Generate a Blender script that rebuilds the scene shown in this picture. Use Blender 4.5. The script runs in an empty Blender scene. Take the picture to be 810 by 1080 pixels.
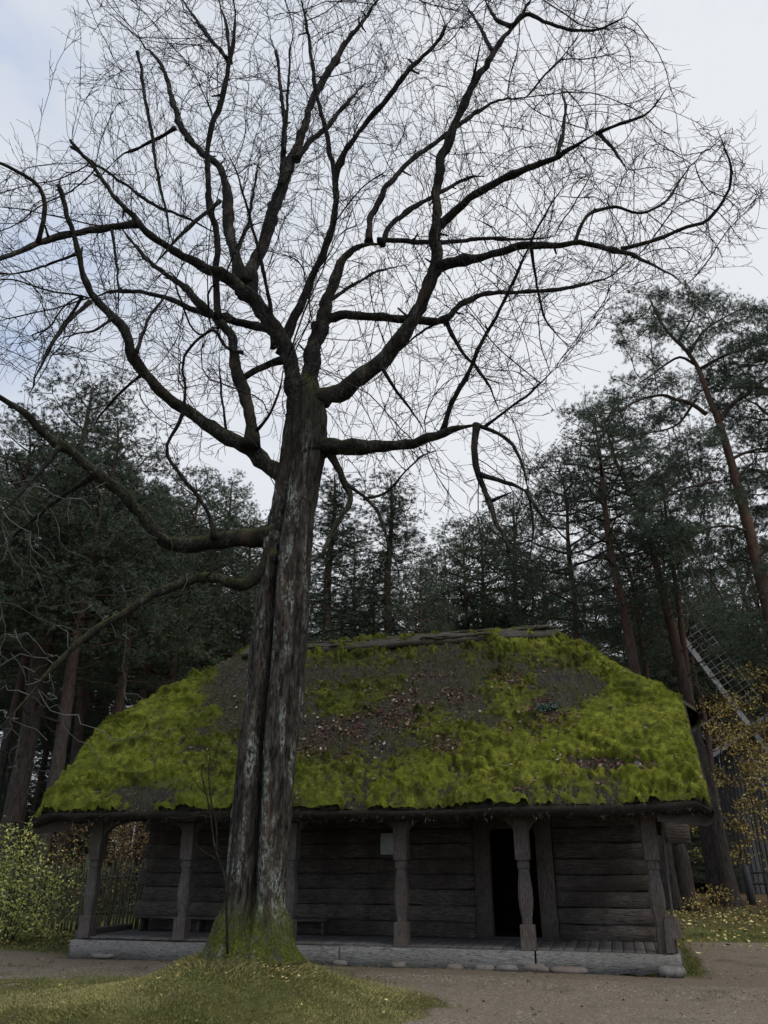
import bpy, math, random
import numpy as np
from math import radians, sin, cos, pi, atan2, sqrt

rng = np.random.default_rng(7)
random.seed(7)
scene = bpy.context.scene
COL = scene.collection

# ------------------------------------------------------------------ camera model
TH = radians(24.2)
CT, ST = cos(TH), sin(TH)
F = 811.0
EYE = 1.7

def ray(px, py):
    u = (px - 405.0) / F
    v = (540.0 - py) / F
    fwd = CT - v * ST
    return u / fwd, (ST + v * CT) / fwd

def P(px, py, Y):
    l, s = ray(px, py)
    return np.array([l * Y, Y, EYE + s * Y])

def mpp(p):
    """metres per photo pixel at a world point"""
    return (p[1] * CT + (p[2] - EYE) * ST) / F

def proj(p):
    p = np.asarray(p, float)
    d = p[..., 1] * CT + (p[..., 2] - EYE) * ST
    up = -p[..., 1] * ST + (p[..., 2] - EYE) * CT
    return 405 + F * p[..., 0] / d, 540 - F * up / d

# ------------------------------------------------------------------ noise
_tab = np.random.default_rng(11).uniform(-1, 1, 65536)

def vnoise(p, seed=0):
    p = np.asarray(p, float)
    i = np.floor(p).astype(np.int64)
    f = p - i
    f = f * f * (3 - 2 * f)
    out = 0
    for dx in (0, 1):
        wx = f[..., 0] if dx else 1 - f[..., 0]
        for dy in (0, 1):
            wy = f[..., 1] if dy else 1 - f[..., 1]
            for dz in (0, 1):
                wz = f[..., 2] if dz else 1 - f[..., 2]
                h = ((i[..., 0] + dx) * 73856093) ^ ((i[..., 1] + dy) * 19349663) ^ ((i[..., 2] + dz) * 83492791) ^ (seed * 2654435)
                h = (h ^ (h >> 13)) * 1274126177
                out = out + wx * wy * wz * _tab[(h ^ (h >> 16)) & 65535]
    return out

def fbm(p, octv=4, seed=0, gain=0.5):
    p = np.asarray(p, float)
    a, s, t = 1.0, 0.0, 0.0
    for k in range(octv):
        s = s + a * vnoise(p * (2.03 ** k) + k * 17.3, seed + k)
        t += a
        a *= gain
    return s / t

def p3(x, y, z=None):
    x, y = np.broadcast_arrays(np.asarray(x, float), np.asarray(y, float))
    z = np.zeros_like(x) if z is None else np.broadcast_to(z, x.shape)
    return np.stack([x, y, z], -1)

def sstep(a, b, x):
    t = np.clip((x - a) / (b - a), 0, 1)
    return t * t * (3 - 2 * t)

# ------------------------------------------------------------------ mesh helpers
def mk(name, verts, faces, mat=None, parent=None, smooth=True, attrs=None, loc=None):
    """faces: list of int arrays, each (n,3) or (n,4)"""
    me = bpy.data.meshes.new(name)
    verts = np.asarray(verts, np.float32).reshape(-1, 3)
    fl = [np.asarray(f, np.int32) for f in faces if len(f)]
    loops = np.concatenate([f.ravel() for f in fl])
    sizes = np.concatenate([np.full(len(f), f.shape[1], np.int32) for f in fl])
    starts = np.concatenate([[0], np.cumsum(sizes)[:-1]]).astype(np.int32)
    me.vertices.add(len(verts)); me.vertices.foreach_set('co', verts.ravel())
    me.loops.add(len(loops)); me.loops.foreach_set('vertex_index', loops)
    me.polygons.add(len(sizes)); me.polygons.foreach_set('loop_start', starts)
    me.polygons.foreach_set('loop_total', sizes)
    me.polygons.foreach_set('use_smooth', np.full(len(sizes), bool(smooth)))
    if attrs:
        for k, v in attrs.items():
            a = me.attributes.new(k, 'FLOAT', 'POINT')
            a.data.foreach_set('value', np.asarray(v, np.float32).ravel())
    me.update(calc_edges=True)
    if mat is not None:
        me.materials.append(mat)
    o = bpy.data.objects.new(name, me)
    COL.objects.link(o)
    if parent is not None:
        o.parent = parent
    if loc is not None:
        o.location = loc
    return o

def empty(name, loc=(0, 0, 0), rz=0.0):
    o = bpy.data.objects.new(name, None)
    o.empty_display_size = 0.3
    COL.objects.link(o)
    o.location = loc
    o.rotation_euler = (0, 0, rz)
    return o

def tag(o, label=None, cat=None, group=None, kind=None):
    if label: o['label'] = label
    if cat: o['category'] = cat
    if group: o['group'] = group
    if kind: o['kind'] = kind
    return o

class MB:
    """collects geometry for ONE mesh"""
    def __init__(s):
        s.v = []; s.q = []; s.t = []; s.n = 0
    def add(s, v, q=None, t=None):
        v = np.asarray(v, float).reshape(-1, 3)
        if q is not None and len(q): s.q.append(np.asarray(q, np.int64).reshape(-1, 4) + s.n)
        if t is not None and len(t): s.t.append(np.asarray(t, np.int64).reshape(-1, 3) + s.n)
        s.v.append(v); s.n += len(v)
    def tube(s, pts, rad, sides=6, cap=True, jit=0.0):
        pts = np.asarray(pts, float); n = len(pts)
        rad = np.broadcast_to(np.asarray(rad, float), (n,))
        tan = np.gradient(pts, axis=0)
        tan /= np.linalg.norm(tan, axis=1, keepdims=True) + 1e-9
        m = np.abs(tan.mean(0)); ref = np.zeros(3); ref[int(np.argmin(m))] = 1
        a = np.cross(tan, ref); a /= np.linalg.norm(a, axis=1, keepdims=True) + 1e-9
        b = np.cross(tan, a)
        th = np.linspace(0, 2 * pi, sides, endpoint=False)
        ring = a[:, None, :] * np.cos(th)[None, :, None] + b[:, None, :] * np.sin(th)[None, :, None]
        rr = rad[:, None] * np.ones(sides)[None]
        v = pts[:, None, :] + ring * rr[..., None]
        if jit:
            v = v + ring * (rr * jit * fbm(v * 5.0, 3, 5))[..., None]
        i = np.arange(n - 1)[:, None] * sides; j = np.arange(sides)[None]; k = (j + 1) % sides
        q = np.stack([i + j, i + k, i + sides + k, i + sides + j], -1).reshape(-1, 4)
        t = None
        v = v.reshape(-1, 3)
        if cap:
            v = np.concatenate([v, pts[-1:] + tan[-1:] * rad[-1] * 0.3, pts[:1]])
            j = np.arange(sides); k = (j + 1) % sides; l = (n - 1) * sides
            t = np.concatenate([np.stack([l + j, l + k, np.full(sides, n * sides)], -1),
                                np.stack([k, j, np.full(sides, n * sides + 1)], -1)])
        s.add(v, q, t)
    def box(s, x0, x1, y0, y1, z0, z1, bev=0.012, rough=0.0, seg=1, seed=0):
        """bevelled box, lengthwise (longest axis) split into seg pieces with hand-hewn roughness"""
        lo = np.array([x0, y0, z0], float); hi = np.array([x1, y1, z1], float)
        ax = int(np.argmax(hi - lo)); o = [k for k in range(3) if k != ax]
        b = min(bev, 0.45 * min(hi[o[0]] - lo[o[0]], hi[o[1]] - lo[o[1]]))
        A0, A1, B0, B1 = lo[o[0]], hi[o[0]], lo[o[1]], hi[o[1]]
        prof = np.array([(A0 + b, B0), (A1 - b, B0), (A1, B0 + b), (A1, B1 - b), (A1 - b, B1), (A0 + b, B1), (A0, B1 - b), (A0, B0 + b)])
        if ax == 1:
            prof = prof[::-1]
        L = np.linspace(lo[ax] + b, hi[ax] - b, seg + 1)
        L = np.concatenate([[lo[ax]], L, [hi[ax]]])
        c = prof.mean(0)
        v = np.zeros((len(L), 8, 3))
        for k, l in enumerate(L):
            f = prof if 0 < k < len(L) - 1 else c + (prof - c) * (1 - b / max(1e-6, 0.5 * min(A1 - A0, B1 - B0)) * 0.8)
            v[k, :, ax] = l; v[k, :, o[0]] = f[:, 0]; v[k, :, o[1]] = f[:, 1]
        if rough:
            for d in range(3):
                v[..., d] += rough * fbm(v * np.array([3.0, 3.0, 3.0]) + 31 * d + seed, 3, 3 + d)
        n = len(L)
        i = np.arange(n - 1)[:, None] * 8; j = np.arange(8)[None]; k = (j + 1) % 8
        q = np.stack([i + j, i + k, i + 8 + k, i + 8 + j], -1).reshape(-1, 4)
        v = np.concatenate([v.reshape(-1, 3), v[:1].mean(1), v[-1:].mean(1)])
        j = np.arange(8); k = (j + 1) % 8; e = (n - 1) * 8
        t = np.concatenate([np.stack([k, j, np.full(8, n * 8)], -1), np.stack([e + j, e + k, np.full(8, n * 8 + 1)], -1)])
        s.add(v, q, t)
    def extrude(s, poly, y0, y1):
        """polygon in (x,z), extruded along y (fan caps: keep it star shaped about its mean)"""
        poly = np.asarray(poly, float); n = len(poly)
        c = poly.mean(0)
        v = []
        for y in (y0, y1):
            v += [(p[0], y, p[1]) for p in poly]
        v += [(c[0], y0, c[1]), (c[0], y1, c[1])]
        j = np.arange(n); k = (j + 1) % n
        q = np.stack([j, k, n + k, n + j], -1)
        t = np.concatenate([np.stack([k, j, np.full(n, 2 * n)], -1), np.stack([n + j, n + k, np.full(n, 2 * n + 1)], -1)])
        s.add(v, q, t)
    def rot(s, start, ang, axis, pivot):
        """rotate everything added from list index start"""
        c, sn = cos(ang), sin(ang); pv = np.array(pivot, float)
        R = {'x': [[1, 0, 0], [0, c, -sn], [0, sn, c]], 'y': [[c, 0, sn], [0, 1, 0], [-sn, 0, c]], 'z': [[c, -sn, 0], [sn, c, 0], [0, 0, 1]]}[axis]
        R = np.array(R)
        for i in range(start, len(s.v)):
            s.v[i] = (s.v[i] - pv) @ R.T + pv
    def build(s, name, mat, parent=None, smooth=True, attrs=None):
        f = []
        if s.q: f.append(np.concatenate(s.q))
        if s.t: f.append(np.concatenate(s.t))
        return mk(name, np.concatenate(s.v), f, mat, parent, smooth, attrs)

def grid_faces(nu, nv, off=0):
    i = np.arange(nu - 1)[:, None] * nv; j = np.arange(nv - 1)[None]
    return np.stack([i + j, i + nv + j, i + nv + j + 1, i + j + 1], -1).reshape(-1, 4) + off

def unit(v):
    return v / (np.linalg.norm(v, axis=-1, keepdims=True) + 1e-9)

def rand_dirs(n, r=None):
    r = r or rng
    return unit(r.normal(size=(n, 3)))

def blades(pos, dirs, length, width, side=None):
    """one thin triangle per blade"""
    n = len(pos)
    side = unit(np.cross(dirs, rand_dirs(n))) if side is None else side
    L = np.broadcast_to(length, (n,))[:, None]; W = np.broadcast_to(width, (n,))[:, None]
    v = np.stack([pos - side * W * .5, pos + side * W * .5, pos + dirs * L], 1).reshape(-1, 3)
    return v, np.arange(3 * n).reshape(-1, 3)

def bent_blades(pos, dirs, length, width, bend):
    """grass: two-part blade (quad + triangle) bent over by the vector bend"""
    n = len(pos)
    side = unit(np.cross(dirs, rand_dirs(n)))
    L = np.broadcast_to(length, (n,))[:, None]; W = np.broadcast_to(width, (n,))[:, None]
    m = pos + dirs * L * .55 + bend * L * .12; t = pos + dirs * L * .9 + bend * L * .55
    v = np.stack([pos - side * W * .5, pos + side * W * .5, m + side * W * .35, m - side * W * .35, t], 1).reshape(-1, 3)
    b = np.arange(n)[:, None] * 5
    return v, b + np.array([[0, 1, 2, 3]]), b + np.array([[3, 2, 4]])

def leaves(pos, nrm, size, aspect=0.6, curl=0.25):
    """folded rhombus leaves: 2 triangles, bent along the midrib"""
    n = len(pos)
    a = unit(np.cross(nrm, rand_dirs(n))); b = np.cross(nrm, a)
    S = np.broadcast_to(size, (n,))[:, None]
    c = nrm * S * curl * rng.uniform(-1, 1, (n, 1))
    v = np.stack([pos - a * S * .5, pos + b * S * .5 * aspect + c, pos + a * S * .5 + c * .4, pos - b * S * .5 * aspect + c], 1).reshape(-1, 3)
    i = np.arange(n)[:, None] * 4
    return v, np.concatenate([i + np.array([[0, 1, 2]]), i + np.array([[0, 2, 3]])])

# ------------------------------------------------------------------ materials
class Gm:
    def __init__(s, name, rough=0.85, spec=0.2):
        s.m = bpy.data.materials.new(name); s.m.use_nodes = True
        s.t = s.m.node_tree; s.N = s.t.nodes; s.L = s.t.links
        s.b = s.N['Principled BSDF']
        s.b.inputs['Roughness'].default_value = rough
        s.b.inputs['Specular IOR Level'].default_value = spec
    def put(s, sock, val):
        if hasattr(val, 'is_output') or isinstance(val, bpy.types.NodeSocket):
            s.L.new(val, sock)
        else:
            if isinstance(val, (tuple, list)) and len(val) == 3 and sock.type == 'RGBA':
                val = (*val, 1)
            sock.default_value = val
    def pos(s):
        return s.N.new('ShaderNodeNewGeometry').outputs['Position']
    def obj(s):
        return s.N.new('ShaderNodeTexCoord').outputs['Object']
    def nz(s):
        n = s.N.new('ShaderNodeSeparateXYZ'); s.L.new(s.N.new('ShaderNodeNewGeometry').outputs['Normal'], n.inputs[0]); return n.outputs['Z']
    def island(s):
        return s.N.new('ShaderNodeNewGeometry').outputs['Random Per Island']
    def orand(s):
        return s.N.new('ShaderNodeObjectInfo').outputs['Random']
    def attr(s, k):
        n = s.N.new('ShaderNodeAttribute'); n.attribute_name = k; return n.outputs['Fac']
    def scale(s, vec, sc):
        n = s.N.new('ShaderNodeMapping'); s.L.new(vec, n.inputs[0]); n.inputs['Scale'].default_value = sc; return n.outputs[0]
    def noise(s, vec, scale=5, detail=5, rough=0.55, dist=0.0):
        n = s.N.new('ShaderNodeTexNoise'); s.L.new(vec, n.inputs['Vector'])
        n.inputs['Scale'].default_value = scale; n.inputs['Detail'].default_value = detail
        n.inputs['Roughness'].default_value = rough; n.inputs['Distortion'].default_value = dist
        return n.outputs['Fac']
    def voro(s, vec, scale=5, out='Distance', feature='F1'):
        n = s.N.new('ShaderNodeTexVoronoi'); n.feature = feature
        s.L.new(vec, n.inputs['Vector']); n.inputs['Scale'].default_value = scale
        return n.outputs[out]
    def ramp(s, fac, stops):
        n = s.N.new('ShaderNodeValToRGB'); s.put(n.inputs[0], fac)
        e = n.color_ramp.elements
        while len(e) < len(stops): e.new(0.5)
        for el, (p, c) in zip(e, stops):
            el.position = p; el.color = (*c, 1) if not isinstance(c, (int, float)) else (c, c, c, 1)
        return n.outputs[0]
    def mix(s, fac, a, b, mode='MIX'):
        n = s.N.new('ShaderNodeMix'); n.data_type = 'RGBA'; n.blend_type = mode
        s.put(n.inputs[0], fac); s.put(n.inputs[6], a); s.put(n.inputs[7], b)
        return n.outputs[2]
    def math(s, op, a, b=0.0, clamp=False):
        n = s.N.new('ShaderNodeMath'); n.operation = op; n.use_clamp = clamp
        s.put(n.inputs[0], a); s.put(n.inputs[1], b); return n.outputs[0]
    def mapr(s, v, a, b, c=0.0, d=1.0):
        n = s.N.new('ShaderNodeMapRange'); s.put(n.inputs[0], v)
        for k, x in zip((1, 2, 3, 4), (a, b, c, d)): n.inputs[k].default_value = x
        return n.outputs[0]
    def bump(s, h, strength=0.5, dist=0.02):
        n = s.N.new('ShaderNodeBump'); s.put(n.inputs['Height'], h)
        n.inputs['Strength'].default_value = strength; n.inputs['Distance'].default_value = dist
        s.L.new(n.outputs[0], s.b.inputs['Normal'])
    def color(s, c):
        s.put(s.b.inputs['Base Color'], c); return s.m

M = {}

def wood_mat(name, dark, light, sc, tint=None, streak=1.0):
    """weathered wood; sc = mapping scale, small along the grain"""
    g = Gm(name, 0.8, 0.15)
    o = g.obj()
    f = g.noise(g.scale(o, sc), 6, 8, 0.65, 0.4)
    big = g.noise(o, 1.3, 4, 0.6)
    c = g.ramp(f, [(0.3, dark), (0.7, light)])
    c = g.mix(g.mapr(big, 0.42, 0.6, 0, .8), c, tint or tuple(x * 0.62 for x in light))
    crack = g.noise(g.scale(o, tuple(x * 1.6 for x in sc)), 9, 3, 0.5, 0.2)
    c = g.mix(g.mapr(crack, 0.38, 0.45, 0.85 * streak, 0.0), c, tuple(x * 0.2 for x in dark))
    # every log or board its own tone
    c = g.mix(g.mapr(g.island(), 0, 1, 0.0, 0.5), c, tuple(x * 0.7 for x in dark))
    g.bump(g.math('ADD', f, g.math('MULTIPLY', crack, 0.6)), 0.7, 0.02)
    M[name] = g.color(c)

wood_mat('wood_wall', (0.020, 0.016, 0.013), (0.20, 0.168, 0.138), (0.6, 12, 12), (0.055, 0.043, 0.034))
wood_mat('wood_post', (0.050, 0.041, 0.034), (0.23, 0.198, 0.166), (13, 13, 0.7), (0.105, 0.085, 0.068))
wood_mat('wood_sill', (0.10, 0.094, 0.084), (0.37, 0.355, 0.325), (0.9, 9, 9), (0.20, 0.185, 0.16), 1.0)
wood_mat('wood_jamb', (0.04, 0.032, 0.026), (0.15, 0.122, 0.098), (13, 13, 0.7), (0.065, 0.05, 0.04))
wood_mat('wood_floor', (0.07, 0.064, 0.058), (0.23, 0.215, 0.195), (12, 0.8, 12), (0.13, 0.11, 0.095))
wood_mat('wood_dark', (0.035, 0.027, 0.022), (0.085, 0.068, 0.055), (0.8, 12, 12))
wood_mat('wood_side', (0.06, 0.05, 0.04), (0.16, 0.14, 0.12), (12, 0.8, 12))
wood_mat('wood_ridge', (0.03, 0.025, 0.02), (0.125, 0.105, 0.082), (1.2, 16, 16), (0.06, 0.055, 0.03))
wood_mat('wood_fence', (0.05, 0.05, 0.035), (0.17, 0.17, 0.12), (14, 14, 0.8), (0.07, 0.085, 0.03))
wood_mat('wood_mill', (0.045, 0.044, 0.042), (0.13, 0.127, 0.122), (14, 14, 0.8))

g = Gm('lattice_wood', 0.8); M['lattice_wood'] = g.color(g.ramp(g.noise(g.obj(), 4, 4), [(0.3, (0.12, 0.12, 0.12)), (0.7, (0.24, 0.24, 0.24))]))
g = Gm('sail_wood', 0.8); M['sail_wood'] = g.color(g.ramp(g.noise(g.obj(), 4, 4), [(0.3, (0.19, 0.19, 0.195)), (0.7, (0.36, 0.36, 0.36))]))

# thatch body
g = Gm('thatch', 0.95, 0.05)
o = g.obj()
f = g.noise(g.scale(o, (22, 3, 3)), 4, 8, 0.7, 0.3)
c = g.ramp(f, [(0.33, (0.014, 0.012, 0.010)), (0.52, (0.050, 0.045, 0.036)), (0.74, (0.16, 0.145, 0.12))])
c = g.mix(g.mapr(g.noise(o, 3.5, 8, 0.75), 0.42, 0.62, 0, 0.75), c, g.ramp(g.noise(o, 40, 5, .7), [(.35, (0.028, 0.028, 0.012)), (.7, (0.10, 0.10, 0.03))]))
g.bump(f, 1.0, 0.05); M['thatch'] = g.color(c)
g = Gm('thatch_butt', 0.95, 0.02)  # darker old straw, with the shade under the eave put into its colour
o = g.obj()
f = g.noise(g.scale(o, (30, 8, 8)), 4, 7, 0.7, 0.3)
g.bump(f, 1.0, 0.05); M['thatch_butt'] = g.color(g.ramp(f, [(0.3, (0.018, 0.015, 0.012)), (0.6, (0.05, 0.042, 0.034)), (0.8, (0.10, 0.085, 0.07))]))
# moss on the roof
g = Gm('moss', 0.95, 0.03)
o = g.obj()
f = g.noise(o, 38, 5, 0.7)
f2 = g.noise(o, 6.0, 8, 0.72)
h = g.attr('h')
c = g.ramp(f2, [(0.32, (0.045, 0.055, 0.012)), (0.5, (0.16, 0.175, 0.025)), (0.68, (0.36, 0.355, 0.05))])
c = g.mix(g.attr('old'), c, g.ramp(g.noise(o, 16, 6, .7), [(.36, (0.018, 0.018, 0.010)), (.52, (0.045, 0.046, 0.017)), (.70, (0.125, 0.13, 0.03))]))
c = g.mix(g.mapr(f, 0.36, 0.52, 0.75, 0.0), c, (0.045, 0.048, 0.013))
c = g.mix(g.mapr(g.noise(o, 1.4, 3, 0.6), 0.42, 0.62, 0, 0.5), c, (0.16, 0.19, 0.02))
c = g.mix(g.mapr(h, 0.0, 0.055, 0.9, 0.0), c, (0.075, 0.074, 0.026))
c = g.mix(g.mapr(g.noise(o, 11, 6, 0.7), 0.60, 0.70, 0, 0.8), c, (0.085, 0.068, 0.03))
g.bump(g.math('ADD', f, g.math('MULTIPLY', g.noise(o, 110, 3, 0.6), 0.7)), 1.0, 0.035); M['moss'] = g.color(c)
g = Gm('moss_fuzz', 0.95, 0.02)
M['moss_fuzz'] = g.color(g.ramp(g.island(), [(0.0, (0.06, 0.07, 0.014)), (0.5, (0.165, 0.178, 0.025)), (1.0, (0.38, 0.365, 0.055))]))
g = Gm('straw', 0.95, 0.03)
M['straw'] = g.color(g.ramp(g.island(), [(0.0, (0.03, 0.025, 0.02)), (0.6, (0.08, 0.068, 0.052)), (1.0, (0.19, 0.165, 0.13))]))

def leaf_mat(name, stops, rough=0.75):
    g = Gm(name, rough, 0.2); M[name] = g.color(g.ramp(g.island(), stops))
leaf_mat('roof_leaf', [(0.0, (0.03, 0.013, 0.009)), (0.5, (0.075, 0.035, 0.024)), (0.85, (0.13, 0.075, 0.045)), (0.96, (0.22, 0.165, 0.115)), (1.0, (0.38, 0.33, 0.26))])
leaf_mat('fallen_leaf', [(0.0, (0.10, 0.06, 0.025)), (0.45, (0.26, 0.18, 0.05)), (0.8, (0.46, 0.37, 0.13)), (1.0, (0.62, 0.55, 0.30))])
leaf_mat('brown_leaf', [(0.0, (0.05, 0.028, 0.014)), (0.5, (0.13, 0.075, 0.03)), (1.0, (0.28, 0.19, 0.07))])
leaf_mat('gold_leaf', [(0.0, (0.10, 0.07, 0.02)), (0.5, (0.27, 0.19, 0.05)), (1.0, (0.50, 0.38, 0.11))])
leaf_mat('russet_leaf', [(0.0, (0.045, 0.028, 0.014)), (0.5, (0.105, 0.068, 0.03)), (1.0, (0.22, 0.145, 0.055))])
leaf_mat('bush_leaf', [(0.0, (0.08, 0.10, 0.025)), (0.5, (0.22, 0.25, 0.065)), (0.85, (0.40, 0.39, 0.11)), (1.0, (0.58, 0.52, 0.16))])
leaf_mat('under_leaf', [(0.0, (0.015, 0.02, 0.012)), (0.6, (0.03, 0.037, 0.02)), (1.0, (0.07, 0.065, 0.03))])
leaf_mat('bluegreen_leaf', [(0.0, (0.03, 0.055, 0.04)), (1.0, (0.11, 0.16, 0.12))])
g = Gm('needles', 0.7, 0.15)
c = g.ramp(g.island(), [(0.0, (0.030, 0.047, 0.027)), (0.6, (0.065, 0.090, 0.050)), (1.0, (0.12, 0.14, 0.075))])
c = g.mix(g.mapr(g.orand(), 0, 1, 0, 0.5), c, (0.042, 0.062, 0.048))
M['needles'] = g.color(c)
# pine bark: grey and fissured below, orange higher up (z in the trunk's own coordinates, a unit tree)
g = Gm('pine_bark', 0.85, 0.1)
o = g.obj()
f = g.noise(g.scale(o, (5, 5, 1.2)), 3, 6, 0.65)
low = g.ramp(f, [(0.3, (0.022, 0.018, 0.015)), (0.7, (0.082, 0.066, 0.055))])
high = g.ramp(f, [(0.3, (0.045, 0.029, 0.022)), (0.7, (0.13, 0.075, 0.053))])
sp = g.N.new('ShaderNodeSeparateXYZ'); g.L.new(o, sp.inputs[0])
c = g.mix(g.mapr(sp.outputs['Z'], 6.0, 11.0), low, high)
g.bump(f, 0.9, 0.05); M['pine_bark'] = g.color(c)
g = Gm('pine_limb', 0.85, 0.1); o = g.obj(); M['pine_limb'] = g.color(g.ramp(g.noise(o, 3, 5), [(.3, (0.03, 0.023, 0.018)), (.7, (0.085, 0.06, 0.045))]))
# old tree: trunk bark with lichen and moss
def bark(name, lichen, mossy):
    g = Gm(name, 0.9, 0.08)
    o = g.obj()
    st = g.scale(o, (3.2, 3.2, 0.7) if lichen > .5 else (3, 3, 2.4))
    f = g.noise(st, 6, 8, 0.7, 0.3)
    c = g.ramp(f, [(0.38, (0.009, 0.0075, 0.006)), (0.51, (0.040, 0.034, 0.028)), (0.70, (0.115, 0.10, 0.085))] if lichen > .5 else [(0.32, (0.007, 0.006, 0.0055)), (0.52, (0.018, 0.016, 0.014)), (0.75, (0.042, 0.037, 0.032))])
    c = g.mix(g.mapr(g.noise(g.scale(o, (1.6, 1.6, 0.35)), 2.0, 4, 0.6), 0.56, 0.66, 0, 0.4), c, (0.095, 0.064, 0.043))
    if lichen:
        l = g.math('MULTIPLY', g.mapr(g.noise(g.scale(o, (2.4, 2.4, 0.55)), 1.6, 5, 0.65), 0.50, 0.60), g.mapr(g.noise(g.scale(o, (1, 1, .5)), 26, 5, 0.75), 0.46, 0.58))
        c = g.mix(g.math('MULTIPLY', l, lichen), c, (0.27, 0.29, 0.24))
    c = g.mix(g.attr('upper'), c, g.ramp(f, [(0.32, (0.007, 0.006, 0.0055)), (0.52, (0.020, 0.018, 0.015)), (0.75, (0.046, 0.040, 0.034))]))
    c = g.mix(g.attr('rot'), c, g.ramp(f, [(.4, (0.006, 0.005, 0.0045)), (.7, (0.022, 0.018, 0.015))]))  # darker bark colour along the cleft
    nz = g.nz()
    up = g.math('ADD', g.mapr(nz, 0.15, 0.75), g.math('MULTIPLY', g.attr('moss'), 1.0), True)
    m = g.math('MULTIPLY', up, g.mapr(g.noise(o, 7, 5, 0.7), 0.45 - 0.12 * mossy, 0.62 - 0.12 * mossy))
    c = g.mix(g.math('MULTIPLY', m, mossy, True), c, g.ramp(g.noise(o, 30, 4, .7), [(0.35, (0.025, 0.03, 0.007)), (0.7, (0.10, 0.11, 0.02))]))
    g.bump(f, 1.0, 0.05)
    M[name] = g.color(c)
bark('bark_trunk', 0.9, 1.0)
bark('bark_limb', 0.22, 0.6)
bark('bark_branch', 0.15, 0.25)
g = Gm('twig', 0.8, 0.1); M['twig'] = g.color(g.ramp(g.noise(g.obj(), 2.2, 3), [(0.35, (0.012, 0.011, 0.011)), (0.7, (0.032, 0.028, 0.027))]))
g = Gm('grey_twig', 0.8, 0.1); M['grey_twig'] = g.color(g.ramp(g.noise(g.obj(), 2.2, 3), [(0.35, (0.06, 0.06, 0.05)), (0.7, (0.15, 0.15, 0.13))]))

# ground
g = Gm('ground', 0.95, 0.05)
o = g.pos()
f = g.noise(o, 9, 8, 0.7); f2 = g.noise(o, 0.6, 5, 0.6)
c = g.ramp(f, [(0.3, (0.045, 0.045, 0.016)), (0.55, (0.11, 0.105, 0.036)), (0.8, (0.18, 0.165, 0.065))])
c = g.mix(g.mapr(f2, 0.42, 0.6), c, g.ramp(f, [(0.3, (0.028, 0.033, 0.010)), (0.7, (0.085, 0.09, 0.026))]))
c = g.mix(g.attr('litter'), c, g.ramp(f, [(0.35, (0.045, 0.03, 0.017)), (0.7, (0.14, 0.095, 0.05))]))
c = g.mix(g.attr('dirt'), c, g.ramp(g.noise(o, 40, 6, .7), [(0.3, (0.10, 0.078, 0.055)), (0.75, (0.21, 0.172, 0.126))]))
g.bump(g.noise(o, 60, 5, 0.7), 0.9, 0.03); M['ground'] = g.color(c)
g = Gm('gravel', 0.95, 0.05)
o = g.pos()
v = g.voro(o, 62, 'Color'); d = g.voro(o, 62)
f = g.noise(o, 1.1, 6, 0.65)
sh = g.N.new('ShaderNodeSeparateColor'); g.L.new(v, sh.inputs[0])
c = g.ramp(sh.outputs[0], [(0.0, (0.10, 0.078, 0.055)), (0.6, (0.19, 0.155, 0.112)), (0.92, (0.26, 0.22, 0.168)), (1.0, (0.38, 0.335, 0.27))])
c = g.mix(g.mapr(f, 0.35, 0.7, 0, 0.75), c, g.ramp(g.noise(o, 90, 5, .7), [(0.3, (0.10, 0.078, 0.055)), (0.7, (0.215, 0.175, 0.128))]))
c = g.mix(g.mapr(g.noise(o, 0.9, 5, .6), 0.56, 0.68, 0, 0.55), c, (0.06, 0.06, 0.03))
g.bump(g.math('ADD', g.math('MULTIPLY', d, -1.2), g.noise(o, 25, 4, .6)), 0.8, 0.025); M['gravel'] = g.color(c)
g = Gm('stone', 0.85, 0.2); o = g.obj()
c = g.ramp(g.noise(o, 9, 6, .65), [(0.3, (0.075, 0.07, 0.06)), (0.7, (0.20, 0.185, 0.165))]); g.bump(g.noise(o, 20, 5), 0.5, 0.02); M['stone'] = g.color(g.mix(g.mapr(g.orand(), 0, 1, 0, .5), c, (0.16, 0.115, 0.09)))
leaf_mat('pebble', [(0.0, (0.07, 0.06, 0.05)), (0.7, (0.17, 0.148, 0.122)), (1.0, (0.28, 0.25, 0.215))])
def grass_mat(name, stops, dry):
    g = Gm(name, 0.8, 0.15)
    c = g.ramp(g.island(), stops)
    c = g.mix(g.mapr(g.noise(g.pos(), 1.3, 4, .6), 0.42, 0.62, 0, 0.75), c, dry)
    M[name] = g.color(c)
grass_mat('grass_mound', [(0.0, (0.08, 0.085, 0.022)), (0.55, (0.185, 0.178, 0.055)), (0.9, (0.31, 0.275, 0.105)), (1.0, (0.44, 0.38, 0.18))], (0.20, 0.17, 0.075))
grass_mat('grass_lawn', [(0.0, (0.045, 0.065, 0.015)), (0.6, (0.115, 0.145, 0.034)), (1.0, (0.22, 0.21, 0.065))], (0.11, 0.11, 0.036))
g = Gm('paper', 0.7, 0.3); M['paper'] = g.color(g.ramp(g.noise(g.obj(), 5, 3), [(0.3, (0.30, 0.30, 0.285)), (0.7, (0.42, 0.42, 0.40))]))
g = Gm('ink', 0.8); M['ink'] = g.color((0.22, 0.22, 0.22))
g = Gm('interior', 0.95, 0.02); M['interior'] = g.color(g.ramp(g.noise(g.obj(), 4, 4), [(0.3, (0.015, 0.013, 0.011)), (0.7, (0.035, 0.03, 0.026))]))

# ------------------------------------------------------------------ house frame
HX, HY, HA = -5.57, 16.2, radians(-15.3)
HC, HS = cos(HA), sin(HA)

def to_local(x, y):
    dx, dy = x - HX, y - HY
    return HC * dx + HS * dy, -HS * dx + HC * dy

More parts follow.
